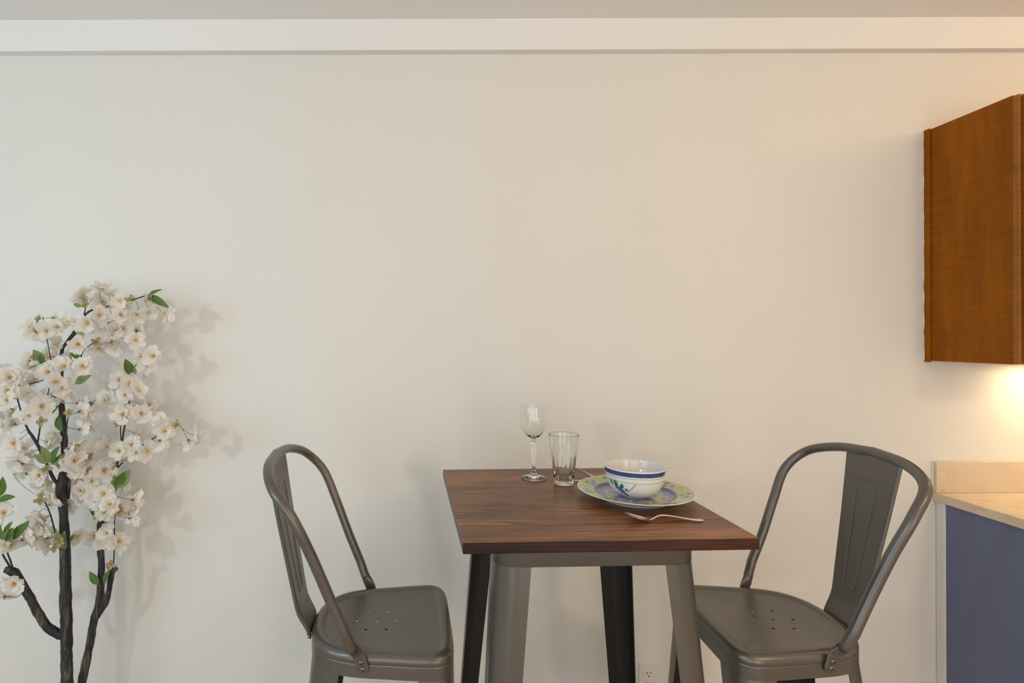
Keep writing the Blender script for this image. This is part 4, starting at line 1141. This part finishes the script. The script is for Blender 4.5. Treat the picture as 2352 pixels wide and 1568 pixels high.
LV = [(341,677,368,663,0),(340,678,382,701,0),(199,703,188,678,1),(187,704,167,697,1),(101,831,77,804,1),(100,840,92,816,0),(86,838,63,846,1),(173,880,204,861,1),(135,923,105,955,1),(137,912,118,905,0),(134,955,136,989,0),(118,1062,95,1027,1),(118,1062,128,1027,0),(117,1060,79,1046,1),(119,1063,168,1040,1),(121,1062,150,1050,1),(301,860,290,827,0),(310,861,276,868,0),(308,863,312,833,1),(266,1062,254,1078,1),(264,1131,261,1091,1),(266,1120,282,1089,0),(270,1120,295,1083,1),(225,1190,208,1157,0),(228,1188,238,1168,0),(252,1117,236,1131,1),(2,1138,6,1099,0),(-4,1147,29,1139,0),(10,1243,17,1201,0),(25,1239,62,1198,0),(10,1244,-8,1205,0),(13,1246,24,1217,1),(8,1246,-6,1262,1),(226,1342,205,1315,0),(238,1341,247,1311,0),(141,1260,128,1221,1),(147,1262,142,1225,1),(160,1242,170,1228,0),(185,825,160,806,0),(207,930,214,925,1)]
for k, (x0, y0, x1, y1, pale) in enumerate(LV):
    best = min(TW_PTS, key=lambda p: ((p+ORG-px(x0, y0, (p+ORG).y)).length))
    Y0 = (best+ORG).y-0.022
    a = px(x0, y0, Y0)-ORG; b = px(x1, y1, Y0-0.012+rng.uniform(-0.012, 0.012))-ORG
    d = b-a; ln_ = d.length; xax = d.normalized()
    nz = Vector((rng.uniform(-0.5, 0.9), -1, rng.uniform(0.0, 1.0))); nz = (nz-xax*nz.dot(xax)).normalized(); yax = nz.cross(xax)
    m = Matrix.Translation(a) @ Matrix((xax, yax, nz)).transposed().to_4x4() @ Matrix.Scale(ln_*1.04, 4)
    if k < 2: m = m @ Matrix.Scale(0.55, 4, (0, 1, 0))
    lf = bpy.data.objects.new('leaf', LEAF[(k % 3, 'leaf_pale' if pale else 'leaf')]); COL.objects.link(lf); lf.parent = tree; lf.matrix_local = m
# red-tipped bracts
def make_bract(rnd):
    bm = bmesh.new(); lay = bm.verts.layers.float.new('rad')
    for q in range(4):
        az = PI/2*q+rnd.uniform(-0.3, 0.3); el = rnd.uniform(0.0, 0.5); ln = 0.0155*rnd.uniform(0.85, 1.15); V = []
        for i in range(7):
            t = i/6; row = []; hw_ = 0.0062*(math.sin(PI*min(0.93, t*0.9+0.06))**0.7)
            for j in range(5):
                s = -1+j/2; r = ln*t; y = hw_*s
                z = r*math.sin(el)+0.0022*s*s+0.0015*math.sin(3*t)
                rr = r*math.cos(el); v = bm.verts.new((rr*math.cos(az)-y*math.sin(az), rr*math.sin(az)+y*math.cos(az), z)); v[lay] = t; row.append(v)
            V.append(row)
        for i in range(6):
            for j in range(4): bm.faces.new((V[i][j], V[i+1][j], V[i+1][j+1], V[i][j+1]))
    me = bpy.data.meshes.new('bract'); bm.to_mesh(me); bm.free(); me.materials.append(M['bract'])
    me.polygons.foreach_set('use_smooth', [True]*len(me.polygons)); return me
BM_ = [make_bract(rf_) for _ in range(3)]
BR = [(90,733),(196,702),(221,786),(190,763),(119,838),(96,967),(161,948),(31,948),(205,1047),(346,688),(300,688),(271,975),(407,976),(107,1076),(139,1068),(201,1080),(96,1136),(93,1150),(138,1244),(126,1258),(230,1188),(273,1165),(257,1295),(286,1052),(275,1176),(80,820)]
for x, y in BR:
    best = min(TW_PTS, key=lambda p: ((p+ORG-px(x, y, (p+ORG).y)).length))
    pos = px(x, y, (best+ORG).y-0.026)-ORG
    n = Vector((rng.uniform(-0.5, 0.8), -1, rng.uniform(-0.3, 0.8))).normalized()
    m = Matrix.Translation(pos) @ n.to_track_quat('Z', 'Y').to_matrix().to_4x4() @ Matrix.Rotation(rng.uniform(0, 6), 4, 'Z') @ Matrix.Scale(rng.uniform(0.9, 1.15), 4)
    o = bpy.data.objects.new('bract', rng.choice(BM_)); COL.objects.link(o); o.parent = tree; o.matrix_local = m
# pot on the floor, below the frame
bm = bmesh.new(); lathe(bm, [(0, 0.0), (0.100, 0.0), (0.108, 0.006), (0.122, 0.10), (0.130, 0.175), (0.132, 0.181), (0.128, 0.185), (0.122, 0.181), (0.118, 0.150), (0.0, 0.150)], 48)
for v in bm.verts: v.co += Vector((0.01, 0.01, 0))
mesh_obj('pot', bm, M['pot'], tree, angle=40)
bm = bmesh.new(); lathe(bm, [(0, 0.170), (0.06, 0.168), (0.10, 0.162), (0.117, 0.155)], 48)
for v in bm.verts: v.co += Vector((0.01, 0.01, 0.006*noise.noise(Vector(v.co)*60)))
mesh_obj('moss', bm, M['moss'], tree)
